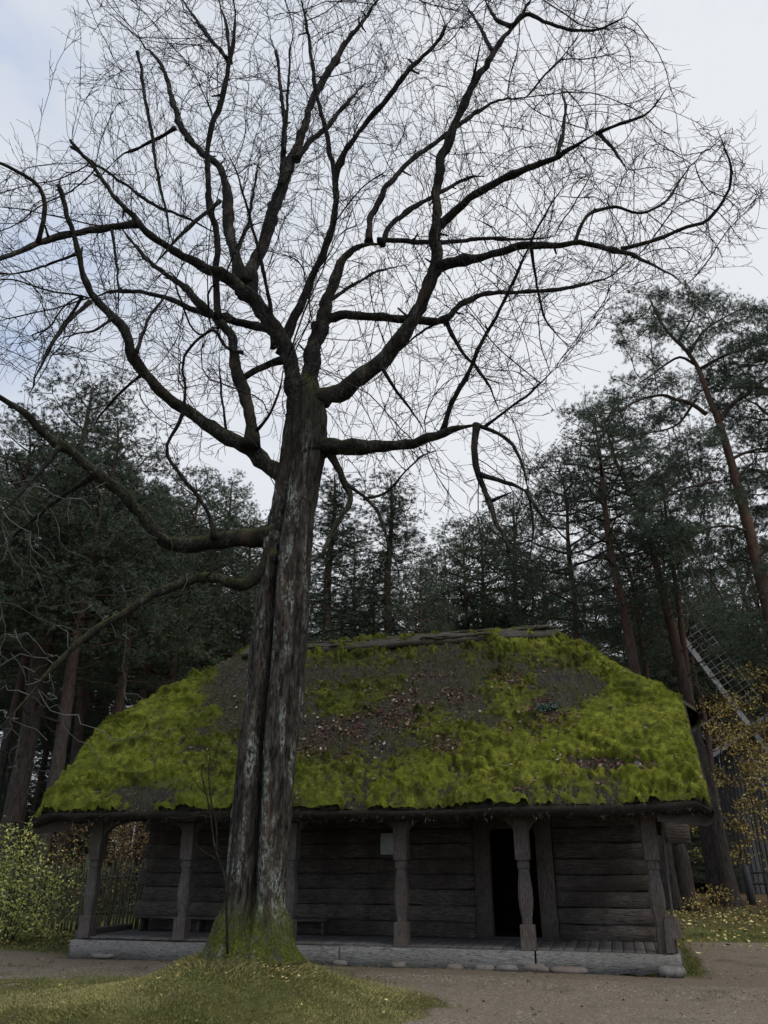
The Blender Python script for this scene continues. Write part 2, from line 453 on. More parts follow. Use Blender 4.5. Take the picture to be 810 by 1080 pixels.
def to_world(p):
    p = np.asarray(p, float)
    return np.stack([HX + HC * p[..., 0] - HS * p[..., 1], HY + HS * p[..., 0] + HC * p[..., 1], p[..., 2]], -1)

def L_at(px, py, d):
    """local (s, z) of a photo pixel on the vertical plane at depth d behind the post line"""
    l, s = ray(px, py)
    Y = (d - HS * HX + HC * HY) / (-HS * l + HC)
    x, y = to_local(l * Y, Y)
    return x, EYE + s * Y

# ------------------------------------------------------------------ ground
TREE = P(268, 985, 11.5)      # foot of the old tree
MX, MY = TREE[0] - 0.05, 11.45

def mound(x, y):
    dx = x - MX; dy = y - MY
    r = np.sqrt((dx / np.where(dx < 0, 1.18, 1.0)) ** 2 + (dy / 1.1) ** 2)
    r = r * (1 + 0.10 * vnoise(p3(x, y) * 0.9, 3))
    return 0.62 * np.exp(-(r / 1.35) ** 1.6), r

def gh(x, y):
    x = np.asarray(x, float); y = np.asarray(y, float)
    h, r = mound(x, y)
    near = np.exp(-((x / 14) ** 2 + ((y - 14) / 14) ** 2))
    z = h + 0.03 * near * fbm(p3(x, y) * 0.7, 3, 21)
    s, d = to_local(x, y)
    edge = -0.95 - 0.06 * s + 0.07 * vnoise(p3(s * 0.5, d * 0), 5)
    bank = sstep(edge - 0.04, edge + 0.14, d) * sstep(12.6, 11.9, s) * sstep(1.5, 0.2, d) * sstep(-7, -5, s)
    z = z + (0.035 + 0.045 * sstep(0, 5, s)) * bank * (1 - np.clip(h * 4, 0, 1)) - 0.07 * sstep(-.30, -.12, d) * sstep(-.6, -.3, s) * sstep(10.9, 10.6, s) * sstep(6.4, 6.0, d)
    far = np.clip((np.hypot(x, y) - 40) / 60, 0, 1)
    z = z + far * 0.6 * fbm(p3(x, y) * 0.03, 3, 9)
    return z

def masks(x, y):
    h, r = mound(x, y)
    s, d = to_local(x, y)
    n = fbm(p3(x, y) * 0.8, 4, 41); n2 = fbm(p3(x, y) * 3.0, 3, 47)
    yb = HY - 0.2737 * (x - HX) - 0.05
    yb = np.where(x < -5.7, 15.25 + 0.0 * x, yb)
    yb = np.where(x > 4.9, np.clip(13.4 + (x - 4.9) * 3.4, 0, 19.3 - (x - 6.5) * 0.06), yb)
    g = sstep(-0.25, 0.30, yb - y + 0.45 * n + 0.15 * n2)
    g = g * sstep(2.05, 2.75, r + 0.5 * n + 0.2 * n2)
    left = sstep(-1.6, -3.4, x) * sstep(14.6, 13.3, y + 0.8 * n) * 0.95
    g = g * (1 - left * sstep(-0.35, 0.15, n + 0.4 * n2 + 0.12))
    bank = sstep(-1.7, -0.9, d) * sstep(0.9, 0.1, d) * sstep(12.4, 11.8, s) * sstep(-6, -4, s) * (1 - np.clip(h * 4, 0, 1))
    lit = sstep(21, 25, y) * np.clip(0.55 + 0.8 * n, 0, 1)
    lit = np.maximum(lit, 0.9 * sstep(27, 34, y))
    return g, bank, lit

def axis(lo, hi, step, far):
    a = list(np.arange(lo, hi + 1e-6, step)); b = [hi]; k = step
    while b[-1] < far: k *= 1.22; b.append(b[-1] + k)
    c = [lo]; k = step
    while c[-1] > -far: k *= 1.22; c.append(c[-1] - k)
    return np.array(c[:0:-1] + a + b[1:])

gx = axis(-10.5, 10.5, 0.075, 900); gy = axis(8.2, 22, 0.075, 900)
GX, GY = np.meshgrid(gx, gy, indexing='ij')
GZ = gh(GX, GY)
mg, mb_, ml = masks(GX, GY)
near = (np.abs(GX) < 12) & (GY > 7) & (GY < 24)
rough = np.where(near, 0.018 * fbm(p3(GX, GY) * 6, 3, 61), 0)
Vg = np.stack([GX, GY, GZ + rough * (1 - mg) * (1 - mb_)], -1).reshape(-1, 3)
o = mk('ground', Vg, [grid_faces(len(gx), len(gy))], M['ground'], attrs={'dirt': np.clip(np.maximum(mg * 1.2, mb_), 0, 1), 'litter': ml})
tag(o, kind='structure')
# the gravel path: a thin sheet that dips under the ground where the gravel ends
off = 0.012 * sstep(0.25, 0.65, mg) - 0.03 * sstep(0.40, 0.05, mg) - 0.012 * mb_
Vp = np.stack([GX, GY, GZ + off], -1).reshape(-1, 3)
ff = grid_faces(len(gx), len(gy))
keep = (mg.ravel()[ff].max(1) > 0.10) & (np.abs(Vp[ff].mean(1)[:, 0]) < 16) & (Vp[ff].mean(1)[:, 1] > 2) & (mb_.ravel()[ff].min(1) < 0.9)
ff = ff[keep]
used, inv = np.unique(ff, return_inverse=True)
o = mk('path', Vp[used], [inv.reshape(-1, 4)], M['gravel'])
tag(o, kind='structure')

def scatter(n, x0, x1, y0, y1, dens):
    x = rng.uniform(x0, x1, n); y = rng.uniform(y0, y1, n)
    k = rng.uniform(0, 1, n) < dens(x, y)
    return x[k], y[k]

# pebbles on the path
x, y = scatter(9000, -8, 9, 9.6, 17, lambda x, y: masks(x, y)[0] * np.clip((16.5 - y) / 6, 0.15, 1))
n = len(x); z = gh(x, y)
c = np.stack([x, y, z + 0.012], -1)
r_ = rng.gamma(3, 0.0026, n)[:, None, None] + 0.003
octa = np.array([[1, 0, 0], [0, 1, 0], [-1, 0, 0], [0, -1, 0], [0, 0, .6], [0, 0, -.6]], float)
v = c[:, None] + octa[None] * r_ * rng.uniform(0.6, 1.3, (n, 6, 1))
fo = np.array([[0, 1, 4], [1, 2, 4], [2, 3, 4], [3, 0, 4], [1, 0, 5], [2, 1, 5], [3, 2, 5], [0, 3, 5]])
o = mk('gravel_pebbles', v.reshape(-1, 3), [(np.arange(n)[:, None, None] * 6 + fo[None]).reshape(-1, 3)], M['pebble'], smooth=False)
tag(o, 'small grey pebbles scattered over the gravel path', 'pebbles', kind='stuff')

# grass on the mound
def grass(name, mat, x, y, lo, hi, w, label, lean=0.5, r=None):
    n = len(x)
    z = gh(x, y) - 0.01
    e = 0.05
    nx = -(gh(x + e, y) - gh(x - e, y)) / (2 * e); ny = -(gh(x, y + e) - gh(x, y - e)) / (2 * e)
    up = unit(np.stack([nx * 0.8, ny * 0.8, np.ones(n)], -1) + rng.normal(0, 0.34, (n, 3)) * [1, 1, .3])
    patch = fbm(p3(x, y) * 2.2, 3, 71)
    L = rng.uniform(lo, hi, n) * (1 + 0.8 * patch)
    bend = unit(np.stack([nx, ny, 0 * nx], -1) * 2 + rng.normal(0, 0.45, (n, 3)) * [1, 1, 0] + np.stack([fbm(p3(x, y) * 1.1, 2, 5), fbm(p3(x, y) * 1.1, 2, 6), 0 * x], -1) * 2) * lean
    bend = bend + np.array([0, 0, -0.18])
    v, q, t = bent_blades(np.stack([x, y, z], -1), up, L, w, bend)
    o = mk(name, v, [q, t], mat, smooth=False)
    tag(o, label, 'grass', kind='stuff')

x, y = scatter(210000, MX - 6.5, MX + 3.6, 9.2, 14.8, lambda x, y: (1 - masks(x, y)[0]) * sstep(6.5, 2.2, mound(x, y)[1]) * np.clip((15 - y) / 4.5, .35, 1))
grass('mound_grass', M['grass_mound'], x, y, 0.02, 0.06, 0.0075, 'short olive and straw coloured grass covering the mound around the old tree', 0.9)
# long tufts right at the foot of the tree
a = rng.uniform(0, 2 * pi, 5200); rr = 0.55 + np.abs(rng.normal(0, 0.22, 5200))
x = TREE[0] + rr * np.cos(a); y = TREE[1] + 0.05 + rr * np.sin(a)
grass('tuft_grass', M['grass_mound'], x, y, 0.07, 0.16, 0.009, 'longer tufted grass around the foot of the old tree', 0.9)
x, y = scatter(90000, -13, 13, 12.5, 30, lambda x, y: (1 - masks(x, y)[0]) * (1 - masks(x, y)[1]) * np.where((to_local(x, y)[0] > -.2) & (to_local(x, y)[0] < 10.4) & (to_local(x, y)[1] > -.1), 0, 1) * np.clip((34 - y) / 16, .2, 1) * np.where(mound(x, y)[1] < 2.4, 0, 1))
grass('lawn_grass', M['grass_lawn'], x, y, 0.04, 0.12, 0.011, 'short green lawn grass beside and behind the house', 0.7)
x, y = scatter(60000, -8.5, 9, 9.4, 17, lambda x, y: np.clip(masks(x, y)[0] * 1.2 * (1 - masks(x, y)[0]) * 2.0, 0, 1) + 0.05 * sstep(0.1, 0.3, fbm(p3(x, y) * 0.9, 3, 88)))
grass('verge_grass', M['grass_lawn'], x, y, 0.02, 0.07, 0.008, 'thin grass growing through the edge of the gravel', 0.7)

def litter(name, mat, x, y, lo, hi, label, dz=0.03):
    n = len(x)
    p = np.stack([x, y, gh(x, y) + dz * rng.uniform(0.4, 1.2, n)], -1)
    v, t = leaves(p, unit(rand_dirs(n) * 0.55 + [0, 0, 1]), rng.uniform(lo, hi, n))
    tag(mk(name, v, [t], mat, smooth=False), label, 'leaves', kind='stuff')

a = rng.normal(0, 1, (230, 2))
xs = np.concatenate([MX + a[:60, 0] * 1.6, MX + 0.42 + rng.normal(0, .16, 40), MX + 0.1 + rng.normal(0, 1.2, 40)])
ys = np.concatenate([MY - 0.8 + a[:60, 1] * 0.8, 10.75 + rng.normal(0, .10, 40), 10.9 + rng.normal(0, .3, 40)])
litter('fallen_leaves', M['fallen_leaf'], xs, ys, 0.025, 0.07, 'pale yellow fallen leaves lying on the grass mound', 0.075)
xs = np.concatenate([rng.uniform(5.5, 16, 1500), rng.normal(11.5, 2.0, 700)]); ys = np.concatenate([rng.uniform(17, 36, 1500), rng.normal(27, 2.0, 700)])
litter('meadow_leaves', M['fallen_leaf'], xs, ys, 0.06, 0.15, 'yellow and brown leaves scattered over the grass under the pines', 0.05)
xs = rng.uniform(-13, -6, 1300); ys = rng.uniform(17.3, 22, 1300)
litter('bush_leaves', M['brown_leaf'], xs, ys, 0.04, 0.11, 'brown leaves scattered on the lawn under the leafy bush', 0.05)
xs = rng.uniform(-8, 9, 420); ys = rng.uniform(9.8, 17, 420)
litter('path_leaves', M['brown_leaf'], xs, ys, 0.03, 0.08, 'brown leaves and bits scattered over the gravel path', 0.02)

# ------------------------------------------------------------------ the house
house = tag(empty('log_house', (HX, HY, 0), HA), 'low dark log house with an open porch and a mossy thatched roof', 'log house')
FZ = 0.36                       # porch floor
WD = 1.55                       # wall stands this far behind the posts
D0, D1 = L_at(519, 950, WD)[0], L_at(569, 950, WD)[0]
W0, W1 = 0.2, 10.22
WT = 0.22                       # wall thickness
BACK = 6.0

def log_wall(x0, x1, y0, y1, z0, z1, along, seed, courses=10, notch=True):
    b = MB(); r = random.Random(seed); h = (z1 - z0) / courses
    for k in range(courses):
        e0 = r.uniform(-.02, .02) + (0.12 * (k % 2) if notch else 0); j = r.uniform(-.022, .022)
        a, c = z0 + k * h + 0.002, z0 + (k + 1) * h - 0.002
        if along == 'x':
            b.box(x0 - (e0 if x0 < W0 + .1 else 0), x1 + (e0 if x1 > W1 - .1 else 0), y0 + j * .6, y1 + j * .6, a, c, 0.015, 0.024, 40, seed * 7 + k * 3.1)
        else:
            b.box(x0 + j, x1 + j, y0 - e0, y1 + e0, a, c, 0.028, 0.028, 20, seed * 7 + k * 3.1)
    return b

JW = 0.30
log_wall(W0, D0 - JW, WD, WD + WT, 0.36, 3.0, 'x', 1).build('log_wall', M['wood_wall'], house)
log_wall(D1 + JW, W1, WD, WD + WT, 0.36, 3.0, 'x', 2).build('log_wall', M['wood_wall'], house)
log_wall(W0, W0 + WT, WD + .24, BACK, 0.36, 3.0, 'y', 3).build('log_wall', M['wood_side'], house)
log_wall(W1 - WT, W1, WD + .24, BACK, 0.36, 3.0, 'y', 4).build('log_wall', M['wood_side'], house)
log_wall(W0, W1, BACK - WT, BACK, 0.30, 3.0, 'x', 5).build('log_wall', M['wood_wall'], house)
# door frame: two broad jamb boards and an arched head
b = MB()
b.box(D0 - JW, D0, WD - 0.05, WD + WT, FZ, 3.0, 0.015, 0.012, 14, 3)
b.box(D1, D1 + JW, WD - 0.06, WD + WT, FZ, 3.0, 0.015, 0.012, 14, 9)
DT = L_at(535, 874, WD)[1]
dm = 0.5 * (D0 + D1); hw = 0.5 * (D1 - D0)
for sgn in (-1, 1):             # solid corner pieces that give the opening its round shoulders
    arc = [(dm + sgn * (hw - 0.002) , DT - 0.12)] + [(dm + sgn * (hw - 0.002) * cos(t) ** .25, DT - 0.12 + 0.12 * sin(t) ** .8) for t in np.linspace(0.15, pi / 2, 9)] + [(dm, 3.0), (dm + sgn * (hw - 0.002), 3.0)]
    cpt = np.array([dm + sgn * hw * 0.96, DT + .02])
    ring = np.array(arc)
    m = len(ring); vv = []
    for yy in (WD - 0.03, WD + WT - 0.02): vv += [(q[0], yy, q[1]) for q in ring]
    vv += [(cpt[0], WD - 0.03, cpt[1]), (cpt[0], WD + WT - 0.02, cpt[1])]
    j = np.arange(m); kk = (j + 1) % m
    b.add(vv, np.stack([j, kk, m + kk, m + j], -1), np.concatenate([np.stack([kk, j, np.full(m, 2 * m)], -1), np.stack([m + j, m + kk, np.full(m, 2 * m + 1)], -1)]))
b.box(D0 - JW - .02, D1 + JW + .02, WD - 0.10, WD + .04, FZ - .02, FZ + 0.05, 0.015, 0.01, 8, 4)
b.build('door_frame', M['wood_jamb'], house)
# room behind the door: floor and partition so the opening stays dark
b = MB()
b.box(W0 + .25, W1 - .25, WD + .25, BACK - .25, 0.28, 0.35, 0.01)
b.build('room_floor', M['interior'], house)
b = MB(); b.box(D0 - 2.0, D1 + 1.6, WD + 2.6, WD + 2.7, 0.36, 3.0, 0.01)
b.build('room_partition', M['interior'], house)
b = MB(); b.box(W0 - 0.15, W1 + 0.15, -0.02, BACK - .1, 3.0, 3.06, 0.01)  # ceiling boards added to block light leaks
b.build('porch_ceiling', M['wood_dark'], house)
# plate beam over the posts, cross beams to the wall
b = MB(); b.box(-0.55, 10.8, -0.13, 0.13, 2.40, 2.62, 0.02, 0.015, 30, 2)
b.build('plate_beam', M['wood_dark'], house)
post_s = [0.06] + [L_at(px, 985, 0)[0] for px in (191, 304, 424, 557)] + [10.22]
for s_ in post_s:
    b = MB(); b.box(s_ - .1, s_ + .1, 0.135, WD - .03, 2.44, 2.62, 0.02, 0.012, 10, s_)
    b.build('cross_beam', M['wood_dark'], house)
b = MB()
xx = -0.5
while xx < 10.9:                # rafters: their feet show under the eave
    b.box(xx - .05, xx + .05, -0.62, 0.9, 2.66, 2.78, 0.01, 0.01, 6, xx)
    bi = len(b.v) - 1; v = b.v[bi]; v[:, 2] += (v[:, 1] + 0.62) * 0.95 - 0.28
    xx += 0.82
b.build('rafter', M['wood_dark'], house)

# carved posts
def sq_loft(b, prof, x, y, seed=0, tw=0.0):
    """prof: (z, half width, chamfer share); square section with chamfered corners"""
    rings = []
    for z, w, ch in prof:
        c = w * ch
        pts = [(w - c, -w), (w, -w + c), (w, w - c), (w - c, w), (-w + c, w), (-w, w - c), (-w, -w + c), (-w + c, -w)]
        rings.append([(x + p[0], y + p[1], z) for p in pts])
    v = np.array(rings); n = len(rings)
    v = v + 0.008 * np.stack([fbm(v * 4 + seed, 3, 1), fbm(v * 4 + seed, 3, 2), 0 * v[..., 0]], -1)
    i = np.arange(n - 1)[:, None] * 8; j = np.arange(8)[None]; k = (j + 1) % 8
    q = np.stack([i + j, i + k, i + 8 + k, i + 8 + j], -1).reshape(-1, 4)
    vv = np.concatenate([v.reshape(-1, 3), v[:1].mean(1), v[-1:].mean(1)])
    j = np.arange(8); k = (j + 1) % 8; e = (n - 1) * 8
    b.add(vv, q, np.concatenate([np.stack([k, j, np.full(8, n * 8)], -1), np.stack([e + j, e + k, np.full(8, n * 8 + 1)], -1)]))

def dense(prof, step=0.05):
    out = []
    for (z0, w0, c0), (z1, w1, c1) in zip(prof[:-1], prof[1:]):
        m = max(1, int((z1 - z0) / step))
        for k in range(m):
            t = k / m; out.append((z0 + (z1 - z0) * t, w0 + (w1 - w0) * t, c0 + (c1 - c0) * t))
    return out + [prof[-1]]

POST = [(0.36, .135, .06), (0.70, .135, .06), (0.715, .128, .1), (0.72, .088, .35), (0.80, .092, .35), (0.83, .098, .3), (0.95, .122, .3), (1.08, .134, .3), (1.22, .130, .3), (1.38, .112, .3), (1.50, .096, .3),
        (1.53, .098, .3), (1.535, .112, .2), (1.63, .112, .2), (1.635, .100, .25), (1.66, .100, .25), (1.665, .138, .06), (2.41, .142, .06)]
def bracket(sgn, reach):
    arc = [(sgn * (0.115 + (reach - 0.115) * (1 - cos(t))), 2.02 + (2.33 - 2.02) * sin(t)) for t in np.linspace(0, pi / 2, 9)]
    top = [(sgn * reach, 2.397), (sgn * 0.115, 2.397)]
    return arc + top
for k, s_ in enumerate(post_s):
    b = MB(); prof = dense(POST)
    last = k == 5
    if last: prof = [q for q in prof if q[0] > 0.66] ; prof = [(0.36, .10, .2)] + [(0.66, .10, .25)] + prof[2:]
    prof = [(z_, w_ * .86, c_) for z_, w_, c_ in prof]
    sq_loft(b, prof, s_, 0, k * 3.3)
    po = b.build('post', M['wood_post'], house, smooth=False)
    for sgn in (-1, 1):
        if (k == 0 and sgn < 0) or (k == 5 and sgn > 0): continue
        b = MB(); reach = 0.72 if k in (0, 5) else 0.46
        pg = np.array(bracket(sgn, reach)) + [s_, 0]
        m = len(pg); vv = [(q[0], -.065, q[1]) for q in pg] + [(q[0], .065, q[1]) for q in pg]
        cc = np.array([s_ + sgn * 0.15, 2.375]); vv += [(cc[0], -.065, cc[1]), (cc[0], .065, cc[1])]
        j = np.arange(m); kk = (j + 1) % m
        b.add(vv, np.stack([j, kk, m + kk, m + j], -1), np.concatenate([np.stack([kk, j, np.full(m, 2 * m)], -1), np.stack([m + j, m + kk, np.full(m, 2 * m + 1)], -1)]))
        b.build('brace', M['wood_post'], po, smooth=False)
    if last:
        b = MB()
        arc = [(s_ + 0.03, .37), (s_ + 0.05, .78)] + [(s_ + 0.16 - 0.11 * cos(t), .80 + 0.09 * sin(t)) for t in np.linspace(0.2, 2.9, 7)] + [(s_ + .30, .62), (s_ + .27, .58), (s_ + .16, .56), (s_ + .17, .40)]
        b.extrude(arc, -.16, .04)
        q = b.build('foot_block', M['wood_post'], po, smooth=False); q['label'] = 'broken rounded foot block of the leaning corner post'
        b = MB(); b.box(s_ + .165, s_ + .20, -.03, .05, .37, 2.38, 0.006, 0.012, 20, 5)
        st = 0; b.rot(0, radians(1.2), 'y', (s_ + .18, 0, .37))
        b.build('side_board', M['wood_post'], po)
# sill beams
def sill(px0, px1, zb0, zb1, seed):
    s0, s1 = L_at(px0, 1005, -.16)[0], L_at(px1, 1015, -.16)[0]
    b = MB(); b.box(s0, s1, -0.17, 0.12, 0.0, 1.0, 0.0001, 0, 60, seed)
    v = b.v[0]; x, y, z = v[:, 0].copy(), v[:, 1].copy(), v[:, 2].copy()
    u = (x + 0.9) / 12.0
    zb = zb0 + (zb1 - zb0) * (x - s0) / (s1 - s0) + 0.05 * fbm(p3(x * 1.4, 0 * x + seed), 4, 3) + 0.02 * vnoise(p3(x * 6, 0 * x + seed), 8)
    zt = 0.325 + 0.04 * u + 0.010 * fbm(p3(x * 1.1, y * 2 + seed), 3, 12)
    v[:, 2] = zb + (zt - zb) * z
    v[:, 1] += 0.016 * fbm(p3(x * 1.5, z * 3 + seed), 3, 14)
    b.build('sill_beam', M['wood_sill'], house)
    return s0, s1
sb0 = sill(73, 216, 0.02, 0.03, 1)
sb1 = sill(217, 357, 0.03, 0.05, 2)
sb2 = sill(358.5, 564, 0.03, 0.05, 3)
sb3 = sill(565.5, 719, 0.055, 0.10, 4)
b = MB(); b.box(-0.28, 0.0, 0.125, 1.62, 0.20, 0.47, 0.02, 0.02, 14, 6); b.build('sill_beam', M['wood_side'], house)
b = MB(); b.box(10.29, 10.5, 0.125, 5.9, 0.10, 0.36, 0.02, 0.02, 14, 6); b.build('sill_beam', M['wood_side'], house)
# floor boards run from the sill to the wall
b = MB(); xx = 0.01; k = 0
while xx < 10.24:
    w = 0.155 + 0.06 * random.random()
    b.box(xx + .005, min(xx + w, 10.24) - .005, -0.06 + random.uniform(-.03, .03), WD + .02, 0.345 + 0.003 * random.random(), 0.375 + .006 * random.random(), 0.006, 0.004, 4, k); xx += w; k += 1
b.build('porch_floor', M['wood_floor'], house)
# foundation stones
for px, py, w, h in ((360, 1019, .30, .12), (421, 1019, .26, .12), (481, 1023, .30, .12), (512, 1028, .34, .13), (535, 1029, .40, .14), (566, 1030, .46, .15), (601, 1032, .62, .13), (709, 1034, .42, .20), (110, 1013, .5, .10)):
    s_, _ = L_at(px, py, -.1)
    b = MB(); n_, m_ = 14, 9
    th = np.linspace(0, 2 * pi, n_, endpoint=False)[None]; ph = np.linspace(-pi / 2, pi / 2, m_)[:, None]
    sup = lambda c: np.sign(c) * np.abs(c) ** .6
    v = np.stack([sup(np.cos(th)) * np.cos(ph) ** .6 * w / 2, sup(np.sin(th)) * np.cos(ph) ** .6 * .20, np.sin(ph) * h / 2 + 0 * th], -1)
    v = v + [s_, -.05, 0.07 + h / 2 - .03] + 0.03 * np.stack([fbm(v * 4 + px, 3, 1), fbm(v * 4 + px, 3, 2), fbm(v * 4 + px, 3, 3)], -1)
    i = np.arange(m_ - 1)[:, None] * n_; j = np.arange(n_)[None]; kk = (j + 1) % n_
    b.add(v.reshape(-1, 3), np.stack([i + j, i + kk, i + n_ + kk, i + n_ + j], -1).reshape(-1, 4))
    b.build('foundation_stone', M['stone'], house)
# projecting log ends and boarding under the right-hand eave
b = MB()
for k in range(3): b.box(W1 + .14, 10.92, WD + 0.02 + .01 * k, WD + .24, 2.36 + .21 * k, 2.55 + .21 * k, 0.02, 0.012, 4, k)
b.build('log_end', M['wood_dark'], house)
b = MB(); b.box(W1 + .3, 10.98, WD - 0.03, WD + .012, 1.93, 2.34, 0.008, 0.015, 5, 3); b.box(10.93, 10.98, WD + .02, 5.6, 1.95, 2.9, .008, .012, 8, 4)
b.build('side_boarding', M['wood_wall'], house)
# gables under the half hips
for s_, sg in ((W0 + .05, 1), (W1 - .05, -1)):
    poly = np.array([(-0.35, 3.05), (5.95, 3.05), (4.6, 4.32), (1.0, 4.32)])
    b = MB(); vv = [(s_ - .04, p[0], p[1]) for p in poly] + [(s_ + .04, p[0], p[1]) for p in poly]
    b.add(vv, [[0, 1, 2, 3], [7, 6, 5, 4], [0, 4, 5, 1], [1, 5, 6, 2], [2, 6, 7, 3], [3, 7, 4, 0]])
    b.build('gable_wall', M['wood_side'], house, smooth=False)

# ------------------------------------------------------------------ roof
S0, S1, R0, R1 = -0.92, 11.15, 1.35, 8.9
TV, TR = 1.73, 3.5
EZ, SL = 2.6, 1.063
NRM = unit(np.array([0, -SL, 1.0]))
def edge_s(t):
    k = np.clip((t - TV) / (TR - TV), 0, 1)
    return S0 + (R0 - S0) * k, S1 + (R1 - S1) * k
def roof_pt(s, t, h=0.0, side=1):
    a, b_ = edge_s(t)
    d = np.minimum(s - a, b_ - s)
    drop = 0.13 * np.clip(1 - d / 0.30, 0, 1) ** 2 + 0.10 * np.clip(1 - t / 0.16, 0, 1) ** 2
    z = EZ + SL * t - drop + 0.05 * fbm(p3(s * .6, t * .8), 3, 91)
    z = z - 0.10 * np.sin(np.clip((s - S0) / (S1 - S0), 0, 1) * pi) * np.clip(1 - t / TR, 0, 1) * 0.6 + 0.02
    y = t - 0.7
    p = np.stack([s + 0 * t, y + 0 * s, z], -1) + NRM * np.asarray(h)[..., None]
    if side < 0: p[..., 1] = 5.6 - p[..., 1]
    return p
nu, nt = 440, 190
uu = np.linspace(0, 1, nu)[:, None]; tt = np.linspace(0, TR, nt)[None]
a_, b_ = edge_s(tt)
SS = a_ + (b_ - a_) * uu; TT = tt + 0 * uu
th_n = 0.05 * fbm(p3(SS * 16, TT * 5), 3, 108) + 0.022 * fbm(p3(SS * 9, TT * 2.2), 4, 101) + 0.02 * fbm(p3(SS * 2, TT * 2), 3, 105)
rb = MB()
rb.add(roof_pt(SS, TT, th_n).reshape(-1, 3), grid_faces(nu, nt))
SSc, TTc = SS[::4, ::4], TT[::4, ::4]
rb.add(roof_pt(SSc, TTc, 0 * SSc, -1).reshape(-1, 3), grid_faces(*SSc.shape)[:, ::-1])
# half hips with a little overhang and thick butt ends
for sg, sb, sr in ((-1, S0, R0), (1, S1, R1)):
    n_, m_ = 60, 40
    k = np.linspace(-0.10, 1, m_)[None]; w = np.linspace(-1, 1, n_)[:, None]
    kk = np.clip(k, 0, 1)
    tY = TR + w * (TR - TV) * (1 - kk) * np.where(k < 0, 0.93, 1.0)
    z = EZ + SL * (TV + (TR - TV) * k) - 0.13 * np.clip(1 - (1 - np.abs(w)) * (1 - kk) * 1.8 / .3, 0, 1) ** 2
    p = np.stack([sb + (sr - sb) * k + 0 * w, tY - 0.7, z + 0 * w], -1)
    p = p + 0.03 * fbm(p * 3, 3, 8)[..., None] * np.array([sg * .5, 0, .8])
    f_ = grid_faces(n_, m_)
    rb.add(p.reshape(-1, 3), f_ if sg > 0 else f_[:, ::-1])
    e = p[:, 0, :]; prof = [np.array([0, 0, 0]), np.array([sg * .03, 0, -.10]), np.array([sg * .0, 0, -.26]), np.array([-sg * .10, 0, -.36]), np.array([-sg * .9, 0, -.0])]
    st = np.stack([e + q + 0.03 * fbm(e * 4 + 3 * i_, 3, 4)[:, None] * np.array([1, 0, .7]) for i_, q in enumerate(prof)], 1)
    rb.add(st.reshape(-1, 3), grid_faces(n_, len(prof)))
# eave: butt of the thatch and its underside
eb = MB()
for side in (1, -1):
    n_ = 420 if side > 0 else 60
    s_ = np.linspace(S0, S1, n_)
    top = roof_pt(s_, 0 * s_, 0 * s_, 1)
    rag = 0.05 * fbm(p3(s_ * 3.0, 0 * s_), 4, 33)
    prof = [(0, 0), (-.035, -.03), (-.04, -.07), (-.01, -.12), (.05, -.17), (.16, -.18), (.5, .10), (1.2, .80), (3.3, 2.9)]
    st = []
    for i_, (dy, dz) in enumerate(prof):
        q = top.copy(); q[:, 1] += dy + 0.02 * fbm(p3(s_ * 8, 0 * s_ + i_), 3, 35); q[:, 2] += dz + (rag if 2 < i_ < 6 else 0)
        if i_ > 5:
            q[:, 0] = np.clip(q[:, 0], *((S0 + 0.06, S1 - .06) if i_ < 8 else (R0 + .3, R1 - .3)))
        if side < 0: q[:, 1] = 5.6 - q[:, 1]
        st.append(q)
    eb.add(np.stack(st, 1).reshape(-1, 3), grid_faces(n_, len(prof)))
    # verges (cut ends of the slope, left and right)
    for sg, sv in ((-1, S0), (1, S1)):
        t_ = np.linspace(0, TV + .12, 60)
        e = roof_pt(np.full(60, sv), np.minimum(t_, TV), 0 * t_, 1); e[:, 1] = t_ - .7
        pr = [(0, 0), (sg * .04, -.06), (sg * .03, -.13), (-sg * .02, -.21), (-sg * .10, -.25), (-sg * .8, -.17)]
        st = []
        for i_, (dx, dz) in enumerate(pr):
            q = e.copy(); q[:, 0] += dx + .02 * fbm(p3(t_ * 7, 0 * t_ + i_), 3, 37); q[:, 2] += dz + (.03 * fbm(p3(t_ * 5, 0 * t_), 3, 39) if i_ > 1 else 0)
            if side < 0: q[:, 1] = 5.6 - q[:, 1]
            st.append(q)
        eb.add(np.stack(st, 1).reshape(-1, 3), grid_faces(60, len(pr)))
roof = rb.build('roof', M['thatch'], house)
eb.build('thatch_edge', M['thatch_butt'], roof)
roof['label'] = 'thatched roof with cut-back hips at both ends'

